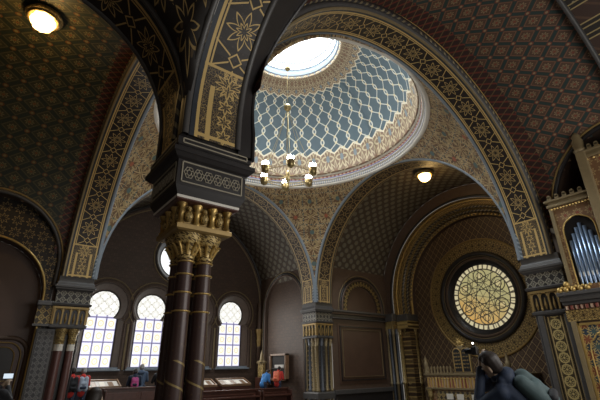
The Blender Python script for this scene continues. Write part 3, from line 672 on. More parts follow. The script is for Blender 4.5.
WIN_S = [-3.42, -1.14, 1.14, 3.42]
def window_wall(arm, d, idx, rnd=True):
    T = ARM[arm]; flip = 1
    Wz = dict(z0=2.88, zb=.12, hw=.69, R=.73, neck=2.36)
    holes = [keyhole(c, 2.92, .02, .90, .98, 2.3) for c in WIN_S]
    lun = [(5.4, GF)]+[(RV*math.cos(PI*k/32), ZC+RV*math.sin(PI*k/32)) for k in range(33)]+[(-5.4, GF)]
    if rnd: holes.append(circle(0, 5.62, 1.30))
    MB().poly(lun, holes, lambda s, z: T(s, d, z)).build('wall_'+arm, 'wall', kind='structure')
    for j, c in enumerate(WIN_S):
        r = empty('window_%d' % (idx+j), T(c, d, .1), kind='structure')
        g = keyhole(c, 2.88, .12, .69, .73, 2.36); h = holes[j]
        reveal(MB(), T, h, d, g, d+.42).build('reveal', 'brown', r, False)
        MB().poly(g, [], lambda s, z: T(s, d+.42, z), (c, .12)).build('leaded_glass', 'win', r)
        sub = keyhole(c, 2.92, .02, .99, 1.07, 2.22)
        MB().tube([T(x, d-.03, z) for x, z in sub[1:]]+[T(*((sub[0][0], d-.03, sub[0][1])))], .05, 8).build('outer_moulding', 'brown', r, True)
        sub = keyhole(c, 2.92, .02, 1.16, 1.24, 2.1)
        MB().tube([T(x, d-.02, z) for x, z in sub[1:]]+[T(sub[0][0], d-.02, sub[0][1])], .03, 8).build('gilt_moulding', 'olive', r, True)
        fr = MB().tube([T(x, d+.40, z) for x, z in g], .03, 6, closed=True)
        for x in (-.23, .23): fr.tube([T(c+x*1., d+.40, .12), T(c+x, d+.40, 2.36)], .012, 4)
        for z in (.68, 1.24, 1.80, 2.36): fr.tube([T(c-.69, d+.40, z), T(c+.69, d+.40, z)], .010, 4)
        fr.build('lead_frame', 'mould_dk', r)
        MB().poly([(c-1.08, -.02), (c+1.08, -.02), (c+.95, .14), (c-.95, .14)], [], lambda s, z: T(s, d-.02+(z-.02)*0, z)).build('sill_face', 'mould_lt', r)
        MB().box(c-1.02, c+1.02, d-.16, d+.40, -.02, .06, fn=lambda x, y, z: T(x, y, z)).build('window_sill', 'mould_lt', r, bevel=.01)
    if rnd:
        r = empty('window_%d' % (idx+4), T(0, d, 5.6), kind='structure')
        reveal(MB(), T, holes[-1], d, circle(0, 5.62, 1.0), d+.4).build('reveal', 'mould_dk', r)
        MB().poly(circle(0, 5.62, 1.0), [], lambda s, z: T(s, d+.4, z), (0, 5.62)).build('round_glass', 'round', r)
        for R, q, mt in ((1.34, .06, 'mould'), (1.48, .035, 'olive'), (1.02, .03, 'mould_dk')):
            MB().tube([T(x, d-.02 if R > 1.1 else d+.37, z) for x, z in circle(0, 5.62, R)], q, 8, closed=True).build('ring_moulding', mt, r, True)
    # lunette mouldings
    tr = empty('trim_%d' % (idx+20), T(0, d, 8), kind='structure')
    for R, q, mt in ((RV-.07, .07, 'mould_dk'), (RV-.28, .035, 'olive'), (RV-.20, .04, 'brown')):
        mb = MB(); sweep_arch(mb, T, 0, ZC, -1.5, R, roll(R, d-.04, q), 48); mb.build('wall_rib', mt, tr, True)
    return T
window_wall('north', 10.4, 1)
window_wall('south', 11.8, 8, False)

def side_wall(arm, sgn, s, ztop, d0, d1, hole=None, mat='wall', thick=.35, holemat='brown'):
    """wall along an arm at s = sgn*s; hole = outline in (d, z)"""
    T = ARM[arm]; F = lambda dd, z: T(sgn*s, dd, z)
    nm = {'north': ('west', 'east'), 'south': ('west', 'east'), 'east': ('south', 'north'), 'west': ('south', 'north')}[arm][0 if sgn < 0 else 1]
    mb = MB().poly([(d0, GF), (d1, GF), (d1, ztop), (d0, ztop)], [hole] if hole else [], F); o = mb.build('wall_'+nm, mat, kind='structure')
    return F
BL = {}
def blind_arch(arm, sgn, s, c, zc, zb, R, idx, rolls, inner=None, depth=0., inmat='wall'):
    T = ARM[arm]; root = empty('trim_%d' % idx, T(sgn*s, c, zc), kind='structure')
    S = lambda a, dd, z: T(sgn*(s-dd), a, z)      # here the across axis is the arm's depth
    for r, q, mt in rolls:
        mb = MB(); sweep_arch(mb, S, c, zc, zb, r, roll(r, q*.5, q), 28); mb.build('arch_moulding', mt, root, True)
    if inner:
        mb = MB(); sweep_arch(mb, S, c, zc, zb, inner, [(inner, 0.), (inner, -depth)], 28); mb.build('arch_reveal', 'brown', root)
        MB().poly(archpts(c, zc, zb, inner), [], lambda a, z: S(a, -depth, z)).build('recess_face', inmat, root)
    return root
# north arm side walls
side_wall('north', 1, 5.14, 5.0, 6.11, 10.4, archpts(7.95, 3.0, GF+.1, 1.78)); blind_arch('north', 1, 5.14, 7.95, 3.0, GF+.1, 1.78, 31, ((1.93, .05, 'mould_dk'), (1.82, .05, 'brown'), (2.02, .03, 'olive')), 1.78, .12)
side_wall('north', -1, 5.14, 5.0, 6.11, 10.4); blind_arch('north', -1, 5.14, 7.95, 3.0, -1.5, 1.7, 32, ((1.90, .05, 'mould_dk'), (1.72, .05, 'brown')))
# east arm side walls
side_wall('east', 1, 5.14, 5.0, 6.11, 10.6, archpts(8.42, 2.95, 2.70, 1.15), 'brown')
blind_arch('east', 1, 5.14, 8.42, 2.95, 2.70, 1.15, 33, ((1.62, .05, 'mould_dk'), (1.50, .06, 'brown'), (1.74, .025, 'olive')), 1.15, .10, 'panel')
mb = MB(); sweep_arch(mb, lambda a, dd, z: (a, 5.14-dd, z), 8.42, 2.95, 2.70, 1.3, [(1.15, .02), (1.42, .02)], 28); mb.build('trim_34', 'frieze_gold', kind='structure')
side_wall('east', -1, 5.14, 5.0, 6.11, 10.6, None, 'brown')
# west and south arm side walls with their arches
def split_wall(arm, sgn, c, zc, R, d0, d1, s0=5.38, ztop=3.9):
    T = ARM[arm]; nm = {'south': ('west', 'east'), 'west': ('south', 'north')}[arm][0 if sgn < 0 else 1]
    arc = [(c-R*math.cos(PI*k/48), zc+R*math.sin(PI*k/48)) for k in range(49)]; low = [q for q in arc if q[1] <= ztop+1e-6]
    L_ = [q for q in low if q[0] <= c]; R_ = [q for q in low if q[0] > c]
    MB().poly([(d0, GF), (c-R, GF)]+L_+[(L_[-1][0], ztop), (d0, ztop)], [], lambda a, z: T(sgn*s0, a, z)).build('wall_'+nm, 'wall', kind='structure')
    MB().poly([(d1, GF), (c+R, GF)]+R_[::-1]+[(R_[0][0], ztop), (d1, ztop)], [], lambda a, z: T(sgn*s0, a, z)).build('wall_'+nm, 'wall', kind='structure')
split_wall('west', 1, 8.35, 3.4, 2.12, 6.1, 12.0); lunette('west', 1, 8.35, 3.4, 2.12, 35, mats=('mould', 'dgold'))
S_ = lambda a, dd, z: (-a, 5.38-dd, z)
rc = empty('trim_36', (-8.35, 5.4, 2.3), kind='structure')
lun = [(8.35+2.12, GF)]+[(8.35+2.12*math.cos(PI*k/32), 3.4+2.12*math.sin(PI*k/32)) for k in range(33)]+[(8.35-2.12, GF), (8.35-1.85, GF)]+[(8.35-1.85*math.cos(PI*k/32), 2.3+1.85*math.sin(PI*k/32)) for k in range(33)]+[(8.35+1.85, GF)]
MB().poly(lun, [], lambda a, z: S_(a, -.05, z)).build('ornament_field', 'sail', rc)
mb = MB(); sweep_arch(mb, S_, 8.35, 2.3, GF+.1, 1.85, [(1.85, -.04), (1.85, -.55)], 28); mb.build('recess_reveal', 'brown', rc)
mb = MB(); sweep_arch(mb, S_, 8.35, 2.3, GF+.1, 1.85, roll(1.89, -.02, .04), 28); mb.build('gilt_roll', 'gold', rc, True)
MB().poly(archpts(8.35, 2.3, GF, 1.85), [], lambda a, z: S_(a, -.55, z)).build('recess_face', 'panel', rc)
RS = 2.05
lunette('south', 1, 8.5, 3.9, 2.2, 37, deep=1.6)
split_wall('south', 1, 8.5, 3.9, 2.2, 6.1, 11.8)
MB().poly([(6.2, GF), (10.8, GF), (10.8, 6.3), (6.2, 6.3)], [], lambda a, z: (6.95, -a, z)).build('wall_east', 'panel', kind='structure')
lunette('south', -1, 8.32, 3.15, 2.05, 38, deep=.2, q=.03, splay=.5); lunette('west', -1, 8.42, 3.15, 2.05, 39, deep=.05, q=.03, splay=.3)
# corner compartment arches next to the camera
def small_arch(arm, sgn, c, a0, a1, idx, zc=3.15, R=RS):
    T = ARM[arm]; root = empty('trim_%d' % idx, T(sgn*5.5, c, zc), kind='structure')
    S = lambda a, dd, z: T(-dd, a, z)
    mb = MB(); sweep_arch(mb, S, c, zc, 2.80, R, [(R, a1-.08), (R, a0+.08)], 40); mb.build('soffit_band', 'band', root)
    for dd, sg in ((a0, 1), (a1, -1)):
        mb = MB(); sweep_arch(mb, S, c, zc, 2.80, R, roll(R+.02, dd+sg*.03, .05), 40); mb.build('edge_roll', 'mould', root, True)
        if sg > 0: continue
        mb = MB(); sweep_arch(mb, S, c, zc, 2.80, R, [(R+.02, dd), (R+.10, dd-sg*.03), (R+.16, dd-sg*.02), (R+.2, dd)], 40); mb.build('outer_moulding', 'mould_dk', root, True)
        mb = MB(); sweep_arch(mb, S, c, zc, 2.80, R, roll(R+.25, dd-sg*.02, .04), 40); mb.build('cable_moulding', 'cable', root, True)
        mb = MB(); sweep_arch(mb, S, c, zc, 2.80, R, [(R, dd), (R+.42, dd)], 40); mb.build('spandrel', 'mould_dk', root)
small_arch('west', -1, 8.42, 5.25, 6.2, 41)
small_arch('south', -1, 8.32, 5.56, 6.38, 42)
# sail vault over the corner compartment
P = []; U = []; cx, cy, hx = -8.42, -8.32, 2.08
for i in range(21):
    row = []; ur = []
    for j in range(21):
        x = -hx+2*hx*i/20; y = -hx+2*hx*j/20; row.append((cx+x, cy+y, 3.1+math.sqrt(max(.01, 2*hx*hx-x*x-y*y)))); ur.append((x, y))
    P.append(row); U.append(ur)
MB().grid(P, U).build('ceiling', 'sail', kind='structure', smooth=True, solid=.05)
mb = MB()
for off in (.10, .2):
    for q in range(4):
        pts = []
        for k in range(-18, 19):
            t = (hx-off)*k/18; x, y = [(t, hx-off), (t, -hx+off), (hx-off, t), (-hx+off, t)][q]
            pts.append((cx+x, cy+y, 3.07+math.sqrt(2*hx*hx-x*x-y*y)))
        mb.tube(pts, .012, 5)
mb.build('trim_43', 'gold', kind='structure')
# far walls
MB().poly([(-5.5, GF), (5.5, GF), (5.5, 9), (-5.5, 9)], [], lambda s, z: (-12.0, s, z)).build('wall_west', 'wall', kind='structure')
MB().poly([(-12.2, GF), (-6.2, GF), (-6.2, 6.2), (-12.2, 6.2)], [], lambda s, z: (-10.6, s, z)).build('wall_west', 'wall', kind='structure')

# ------------------------------------------------------------------ east end wall with rose and stepped archivolts
RZ = 3.16
def east_end():
    T = lambda a, d, z: (d if d < 10.45 else 10.45+(d-10.45)*.79, a, z)
    root = empty('trim_50', (10.5, 0, ZC), kind='structure')
    # fascia round the arch on plane 10.45
    fas = [(5.45, GF)]+[(RV*math.cos(PI*k/32), ZC+RV*math.sin(PI*k/32)) for k in range(33)]+[(-5.45, GF), (-4.75, GF)]+[(-4.75*math.cos(PI*k/32), ZC+4.75*math.sin(PI*k/32)) for k in range(33)]+[(4.75, GF)]
    MB().poly(fas, [], lambda s, z: T(s, 10.45, z)).build('fascia', 'brown', root)
    steps = [(4.75, 10.45, 'roll', .07, 'mould_dk'), (4.68, 10.5, 4.66, 10.80, 'orn_mid'), (4.62, 10.82, 'roll', .05, 'gold'), (4.60, 10.86, 4.40, 10.90, 'orn_mid'), (4.40, 10.90, 4.36, 11.02, 'dgold'), (4.32, 11.02, 'roll', .06, 'cable'),
             (4.26, 11.05, 4.20, 11.30, 'orn_big'), (4.16, 11.3, 'roll', .07, 'cable'), (4.10, 11.34, 4.05, 11.50, 'band_small'), (4.0, 11.50, 'roll', .07, 'gold'), (3.94, 11.55, 3.90, 11.80, 'brown')]
    for st in steps:
        mb = MB()
        if st[2] == 'roll': sweep_arch(mb, T, 0, ZC, 2.6, st[0], roll(st[0], st[1], st[3]), 56); mb.build('archivolt_roll', st[4], root, True)
        else: sweep_arch(mb, T, 0, ZC, 2.6, st[0], [(st[0], st[1]), (st[2], st[3])], 56); mb.build('archivolt_band', st[4], root)
    # beads of the scalloped order
    mb = MB()
    for k in range(1, 60):
        a = PI*k/60; mb.ball(T(4.02*math.cos(a), 11.44, ZC+4.02*math.sin(a)), .085, 8, 5)
    mb.build('scalloped_beads', 'olive', root, True)
    MB().poly([(4.75, GF)]+archpts(0, ZC, GF, 4.75, 40)[1:-1]+[(-4.75, GF)], [circle(0, RZ, 1.98, 48)], lambda s, z: T(s, 11.8, z)).build('wall_east', 'wall_diag', kind='structure')
    r = empty('window_6', (11.8, 0, RZ), kind='structure')
    def ring(name, prof, mat, n=72, sm=True):
        P = []; U = []
        for k in range(n+1):
            a = 2*PI*k/n; V = 0; row = []; ur = []
            for i, (rr_, dd) in enumerate(prof):
                if i: V += math.hypot(rr_-prof[i-1][0], dd-prof[i-1][1])
                row.append(T(rr_*math.cos(a), dd, RZ+rr_*math.sin(a))); ur.append((a*prof[0][0], V))
            P.append(row); U.append(ur)
        return MB().grid(P, U).build(name, mat, r, sm)
    ring('outer_gilt_ring', [(2.22, 11.77), (2.54, 11.75), (2.86, 11.77)], 'orn_big'); ring('outer_bead', [(2.86+.05*math.cos(q*PI/4), 11.76+.05*math.sin(q*PI/4)) for q in range(9)], 'dgold')
    ring('dark_moulding', [(2.24, 11.80), (2.22, 11.66), (2.12, 11.60), (2.02, 11.66), (1.98, 11.78)], 'mould_dk'); ring('inner_roll', [(1.90+.07*math.cos(q*PI/4), 11.82+.07*math.sin(q*PI/4)) for q in range(9)], 'brown')
    ring('gilt_line', [(2.0+.02*math.cos(q*PI/4), 11.72+.02*math.sin(q*PI/4)) for q in range(9)], 'olive')
    ring('reveal', [(1.98, 11.78), (1.74, 12.1), (1.56, 12.12)], 'mould_dk')
    mb = MB(); c0 = len(mb.v); n = 64; mb.v = [T(0, 12.1, RZ)]+[T(1.58*math.cos(2*PI*k/n), 12.1, RZ+1.58*math.sin(2*PI*k/n)) for k in range(n)]
    for k in range(n):
        a, b = 2*PI*k/n, 2*PI*(k+1)/n; mb.face((0, k+1, (k+1) % n+1), [(0, 0), (1.58*math.cos(a), 1.58*math.sin(a)), (1.58*math.cos(b), 1.58*math.sin(b))])
    mb.build('rose_glass', 'rose', r)
    # jambs under the archivolts
    for sg in (1, -1):
        j = empty('pier', T(sg*4.7, 10.6, FL), 'gilded jamb shafts at the %s of the rose window niche' % ('left' if sg > 0 else 'right'), 'pier')
        F = lambda x, y, z: (y, sg*x, z)
        MB().box(4.55, 5.12, 10.1, 10.5, 2.3, 2.72, fn=F).build('cornice', 'mould', j, bevel=.04); MB().box(3.85, 4.72, 10.5, 11.5, 2.3, 2.66, fn=F).build('cornice_return', 'mould', j, bevel=.04)
        MB().box(4.58, 5.12, 10.13, 10.5, 1.9, 2.3, fn=F).build('capital_band', 'gold_orn', j); MB().box(3.9, 4.66, 10.55, 11.5, 1.9, 2.3, fn=F).build('capital_band', 'gold_orn', j)
        MB().box(4.72, 5.12, 10.2, 10.5, GF, 1.9, fn=F).build('core', 'mould_dk', j)
        MB().box(4.0, 4.6, 10.8, 11.5, GF, 1.9, fn=F).build('core', 'band_small', j)
        for x, y, m_, rr_ in ((4.66, 10.2, 'olive', .07), (4.85, 10.15, 'shaft_grey', .06), (5.03, 10.15, 'olive', .06), (4.62, 10.42, 'shaft_grey', .07), (4.56, 10.66, 'gold_orn', .10), (4.36, 10.9, 'gold_orn', .10), (4.2, 11.15, 'cable', .10), (4.05, 11.3, 'gold_orn', .10)):
            b_ = F(x, y, 0); MB().lathe([(rr_, GF), (rr_, -.9), (rr_*1.4, -.87), (rr_*1.4, -.8), (rr_, -.77), (rr_, 1.6), (rr_*1.4, 1.63), (rr_, 1.68), (rr_*1.5, 1.9)], (b_[0], b_[1], 0), 12).build('shaft', m_, j, True)
east_end()
# entablature and framed panel on the east arm's north side wall
e = empty('trim_51', (8.2, 5.1, 2.5), kind='structure')
F = lambda x, y, z: (x, y, z)
for a, b, c_, d_, m_ in ((2.62, 2.72, 4.92, 5.14, 'mould'), (2.50, 2.62, 5.0, 5.14, 'brown'), (2.34, 2.50, 5.05, 5.14, 'mould_dk'), (2.28, 2.34, 4.98, 5.14, 'mould')):
    MB().box(6.1, 10.2, c_, d_, a, b).build('cornice_course', m_, e, bevel=.02)
MB().box(6.5, 9.85, 5.10, 5.14, -.75, 2.05).build('panel_field', 'panel', e)
fr = MB()
for q, mt in ((0, 'mould_dk'), (.16, 'olive')):
    fr = MB(); x0, x1, z0, z1 = 6.62+q, 9.78-q, -.62+q, 1.95-q; w_ = .05 if q == 0 else .018
    fr.box(x0, x1, 5.06, 5.12, z0, z0+w_); fr.box(x0, x1, 5.06, 5.12, z1-w_, z1); fr.box(x0, x0+w_, 5.06, 5.12, z0, z1); fr.box(x1-w_, x1, 5.06, 5.12, z0, z1)
    fr.build('panel_frame', mt, e)
MB().box(6.1, 10.2, 4.95, 5.14, -1.2, -1.0).build('base_course', 'mould', e, bevel=.02)
MB().box(6.1, 10.2, 5.0, 5.14, GF, -1.2).build('base_wall', 'mould_dk', e)

# ------------------------------------------------------------------ objects
PIF = lambda x, y, z: (x, y, z)
# pilaster with silver lattice left of the red-brown shafts, corner colonnettes of the window bay
r = empty('trim_52', (-6.35, 5.3, 0), kind='structure')
MB().box(-6.46, -5.92, 5.22, 5.38, GF, 1.30).build('pilaster_core', 'mould', r, bevel=.02); MB().box(-6.40, -5.98, 5.19, 5.22, -1.5, 1.22).build('lattice_face', 'lattice_silver', r)
MB().box(-6.58, -6.14, 5.15, 5.38, 1.42, 2.0).build('gilt_band', 'frieze_gold', r); MB().box(-6.62, -6.14, 5.08, 5.38, 1.36, 1.43).build('necking', 'mould', r); MB().box(-6.62, -6.14, 5.05, 5.38, 2.0, 2.16).build('cornice', 'mould', r, bevel=.03)
for sg in (1, -1):
    r = empty('trim_53', (sg*5.0, 10.2, 0), kind='structure')
    MB().lathe([(.11, GF), (.11, 1.1), (.14, 1.12), (.11, 1.16)], (sg*5.0, 10.22, 0), 12).build('colonnette', 'brown', r, True)
    MB().lathe([(.11, 1.16), (.13, 1.4), (.16, 1.5), (.13, 1.55), (.15, 1.8), (.22, 2.0), (.22, 2.1)], (sg*5.0, 10.22, 0), 12).build('capital', 'dgold', r, True)
    MB().lathe([(.12, 2.1), (.14, 2.5), (.12, 3.0), (.10, 3.6)], (sg*5.0, 10.22, 0), 12).build('upper_shaft', 'brown', r, True)
# transverse rib at the far end of the organ bay
r = empty('trim_54', (0, -9.3, 8), kind='structure')
mb = MB(); sweep_arch(mb, ARM['south'], 0, ZC, ZC, 4.95, [(RV, 8.85), (4.95, 8.87), (4.95, 9.85), (RV, 9.87)], 30, 1.35); mb.build('rib_body', 'rib', r)
for dd in (8.9, 9.82):
    mb = MB(); sweep_arch(mb, ARM['south'], 0, ZC, ZC, 4.95, roll(4.95, dd, .06), 30, 1.35); mb.build('rib_roll', 'mould', r, True)

# door in the dark recess at far left
d = empty('door_1', (-8.35, 5.9, FL), kind='structure'); yd = 5.84
def rrect(x0, x1, z0, z1, R, n=8):
    return [(x0, z0)]+[(x0+R-R*math.cos(PI/2*k/n), z1-R+R*math.sin(PI/2*k/n)) for k in range(n+1)]+[(x1-R+R*math.sin(PI/2*k/n), z1-R+R*math.cos(PI/2*k/n)) for k in range(n+1)]+[(x1, z0)]
o_ = rrect(-10.15, -6.52, FL, 1.02, .5); MB().poly(o_, [], lambda x, z: (x, yd+.04, z)).build('door_ground', 'wood', d)
MB().tube([(x, yd, z) for x, z in o_], .07, 8).build('door_frame', 'brown', d, True); MB().tube([(x, yd-.02, z) for x, z in rrect(-10.0, -6.68, FL, .88, .42)], .025, 6).build('gilt_bead', 'dgold', d, True)
for x0 in (-9.85, -8.80, -7.75):
    q = rrect(x0, x0+.9, -.25, .74, .3); MB().poly(q, [], lambda x, z: (x, yd+.02, z)).build('glazed_panel', 'mould_dk', d); MB().tube([(x, yd, z) for x, z in q], .02, 6, closed=True).build('panel_bead', 'dgold', d, True)
    MB().box(x0, x0+.9, yd, yd+.03, -1.3, -.4).build('lower_panel', 'wood', d, bevel=.01)
MB().box(-6.78, -6.74, yd-.08, yd, -.5, -.4).build('door_handle', 'brass', d)

# ---- ceiling lamps
def ceiling_lamp(x, y, z, label, p):
    t = empty('ceiling_lamp', (x, y, z), label, 'lamp', 'flush ceiling lamps')
    MB().lathe([(.02, .12), (.40, .10), (.44, .03), (.40, -.03), (.32, -.05), (.27, .0)], (x, y, z), 28).build('rim', 'gold_orn', t, True)
    MB().lathe([(.34, .0), (.37, -.08), (.32, -.06)], (x, y, z), 28).build('gilt_collar', 'dgold', t, True)
    g = MB()
    P = []; U = []
    for i, (r_, zz) in enumerate([(.26, -.02), (.28, -.12), (.24, -.24), (.15, -.33), (.02, -.38)]):
        P.append([(x+r_*(1+.07*math.cos(8*2*PI*k/48))*math.cos(2*PI*k/48), y+r_*(1+.07*math.cos(8*2*PI*k/48))*math.sin(2*PI*k/48), z+zz) for k in range(49)]); U.append([(k*.1, i*.1) for k in range(49)])
    g.grid(P, U).build('glass_bowl', 'lampglass', t, True)
    l = bpy.data.lights.new('lamp_light', 'POINT'); l.energy = p; l.color = (1., .62, .24); l.shadow_soft_size = .15
    o = bpy.data.objects.new('lamp_light', l); COL.objects.link(o); o.location = (0, 0, -.62); o.parent = t
ceiling_lamp(-8.38, -.46, 8.50, 'glowing warm glass ceiling lamp on the dark vault at upper left', 42)
ceiling_lamp(7.45, -.55, 8.50, 'small glowing ceiling lamp on the vault above the rose window bay', 17)

# ---- chandelier
def chandelier():
    cx, cy, z = 0.0, .33, 6.62
    t = empty('chandelier', (cx, cy, z), 'hexagonal brass chandelier with six clusters of lit bulbs hanging under the dome', 'chandelier')
    R = 1.0; pts = [(cx+R*math.cos(PI/3*k), cy+R*math.sin(PI/3*k)) for k in range(6)]
    MB().tube([(cx, cy, z+.1), (cx, cy, zo+1.1)], .012, 6).build('suspension_rod', 'brass', t)
    MB().lathe([(.02, .25), (.07, .18), (.10, .05), (.06, -.05), (.10, -.12), (.05, -.22), (.01, -.3)], (cx, cy, z), 16).build('centre_boss', 'brass', t, True)
    MB().lathe([(.02, .2), (.12, .12), (.16, 0), (.10, -.1), (.02, -.14)], (cx, cy, 9.7), 16).build('upper_boss', 'brass', t, True)
    MB().lathe([(.02, .12), (.10, .05), (.12, 0), (.06, -.1), (.02, -.14)], (cx, cy, 11.7), 16).build('rod_knob', 'brass', t, True)
    MB().tube([(p[0], p[1], z) for p in pts], .018, 6, closed=True).build('hexagon_ring', 'brass', t)
    MB().tube([(p[0]*.97+cx*.03, p[1]*.97+cy*.03, z+.09) for p in pts], .010, 6, closed=True).build('inner_ring', 'brass', t)
    for k in range(6):
        p = pts[k]
        MB().tube([(cx, cy, z), (p[0], p[1], z)], .014, 6).build('spoke', 'brass', t)
        MB().tube([(p[0], p[1], z+.05), ((p[0]+cx)/2, (p[1]+cy)/2, 8.05), (cx, cy, 9.65)], .009, 5).build('chain', 'brass', t)
        c = MB().lathe([(.0, -.17), (.05, -.15), (.05, -.12), (.13, -.10), (.135, .0), (.15, .03), (.15, .12), (.16, .14), (.145, .14), (.13, .02), (.02, .0)], (p[0], p[1], z), 18).build('cup', 'brass', t, True)
        for j in range(7):
            a = 2*PI*j/6; rr_ = .105 if j < 6 else 0.; b = MB(); bx, by = p[0]+rr_*math.cos(a), p[1]+rr_*math.sin(a); dz = .0 if j < 6 else .06
            b.lathe([(.012, .10+dz), (.014, .19+dz), (.03, .23+dz), (.032, .27+dz), (.015, .31+dz), (.002, .33+dz)], (bx, by, z), 8).build('bulb', 'bulb', c, True)
    l = bpy.data.lights.new('chandelier_light', 'POINT'); l.energy = 60; l.color = (1., .95, .85); l.shadow_soft_size = .9
    o = bpy.data.objects.new('chandelier_light', l); COL.objects.link(o); o.location = (0, 0, .45); o.parent = t
chandelier()

# ---- organ and its loft
def merlons(mb, x0, x1, y0, y1, z, n, w_, h, axis='y'):
    for k in range(n):
        t = (k+.5)/n
        if axis == 'y': yy = y0+(y1-y0)*t; mb.box(x0, x1, yy-w_/2, yy+w_/2, z, z+h); mb.tube([(x0, yy, z+h), (x1, yy, z+h)], w_*.5, 8)
        else: xx = x0+(x1-x0)*t; mb.box(xx-w_/2, xx+w_/2, y0, y1, z, z+h); mb.tube([(xx, y0, z+h), (xx, y1, z+h)], w_*.5, 8)
def organ():
    t = empty('pipe_organ', (5.4, -8.5, 1.75), 'gilded pipe organ with crenellated case and blue-grey metal pipes at the right edge', 'organ')
    def bay(y1, y0, zt, xf, npipe, hz):
        W = y1-y0
        MB().box(xf+.12, 6.6, y0, y1, 1.80, zt).build('case_body', 'organ', t)
        # front board with a lobed opening
        op = [(y0+.16, 1.95)]+[(y0+.16, hz-.35)]+[((y0+y1)/2-(W/2-.16)*math.cos(PI*k/14), hz-.35+.42*math.sin(PI*k/14)+.03*abs(math.sin(PI*k*3/14))) for k in range(1, 14)]+[(y1-.16, hz-.35), (y1-.16, 1.95)]
        MB().poly([(y0, 1.8), (y1, 1.8), (y1, zt), (y0, zt)], [op], lambda a, z: (xf, a, z)).build('front_board', 'organ', t, solid=.05)
        MB().tube([(xf-.03, a, z) for a, z in op], .022, 6).build('gilt_opening_bead', 'gold', t, True)
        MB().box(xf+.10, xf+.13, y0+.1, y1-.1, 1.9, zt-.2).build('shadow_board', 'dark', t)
        for e_ in (y0, y1): MB().box(xf-.07, xf+.05, e_-.05, e_+.05, 1.78, zt).build('stile', 'olive', t, bevel=.012)
        co_ = MB().box(xf-.10, 6.62, y0-.08, y1+.08, zt, zt+.08); co_.box(xf-.14, 6.64, y0-.12, y1+.12, zt+.16, zt+.22); co_.box(xf-.06, 6.62, y0-.04, y1+.04, zt+.08, zt+.16); co_.build('cornice', 'olive', t, bevel=.01)
        n = max(4, int(W/.16))
        for k in range(n):
            yy = y0-.05+(W+.1)*(k+.5)/n; mb = MB().box(xf-.12, xf-.04, yy-.05, yy+.05, zt+.22, zt+.32); mb.tube([(xf-.12, yy, zt+.32), (xf-.04, yy, zt+.32)], .05, 8); mb.build('merlon', 'olive', t)
        mb = MB()
        for k in range(14): mb.ball((xf-.08, y0+W*(k+.5)/14, zt-.06), .03, 6, 4)
        mb.build('gilt_beads', 'gold', t)
        for k in range(npipe):
            yy = y0+.20+(W-.40)*(k+.5)/npipe; q = abs((k+.5)/npipe-.5)*2; top = hz-.12-.55*q**1.3; r_ = (W-.40)/npipe*.46
            MB().lathe([(.015, 1.86), (r_, 2.15), (r_, 2.2), (r_, top), (r_*.86, top), (r_*.86, top-.2)], (xf+.06-.0*q, yy, 0), 14).build('pipe', 'steel', t, True)
            MB().box(xf+.06-r_-.006, xf+.06-r_+.02, yy-r_*.35, yy+r_*.35, 2.16, 2.28).build('pipe_mouth', 'cream', t)
    bay(-6.40, -7.52, 4.22, 4.72, 7, 3.75); bay(-7.62, -9.75, 5.28, 4.55, 11, 4.6); bay(-9.85, -10.75, 4.22, 4.72, 6, 3.75)
    for yy in (-7.58, -9.8):
        MB().box(4.40, 4.66, yy-.12, yy+.12, 1.8, 5.5).build('tower_buttress', 'olive', t, bevel=.02)
        MB().lathe([(.13, 5.5), (.17, 5.56), (.13, 5.62), (.15, 5.85), (.10, 5.95), (.12, 6.02), (.02, 6.15)], (4.53, yy, 0), 12).build('pinnacle', 'olive', t, True)
organ()
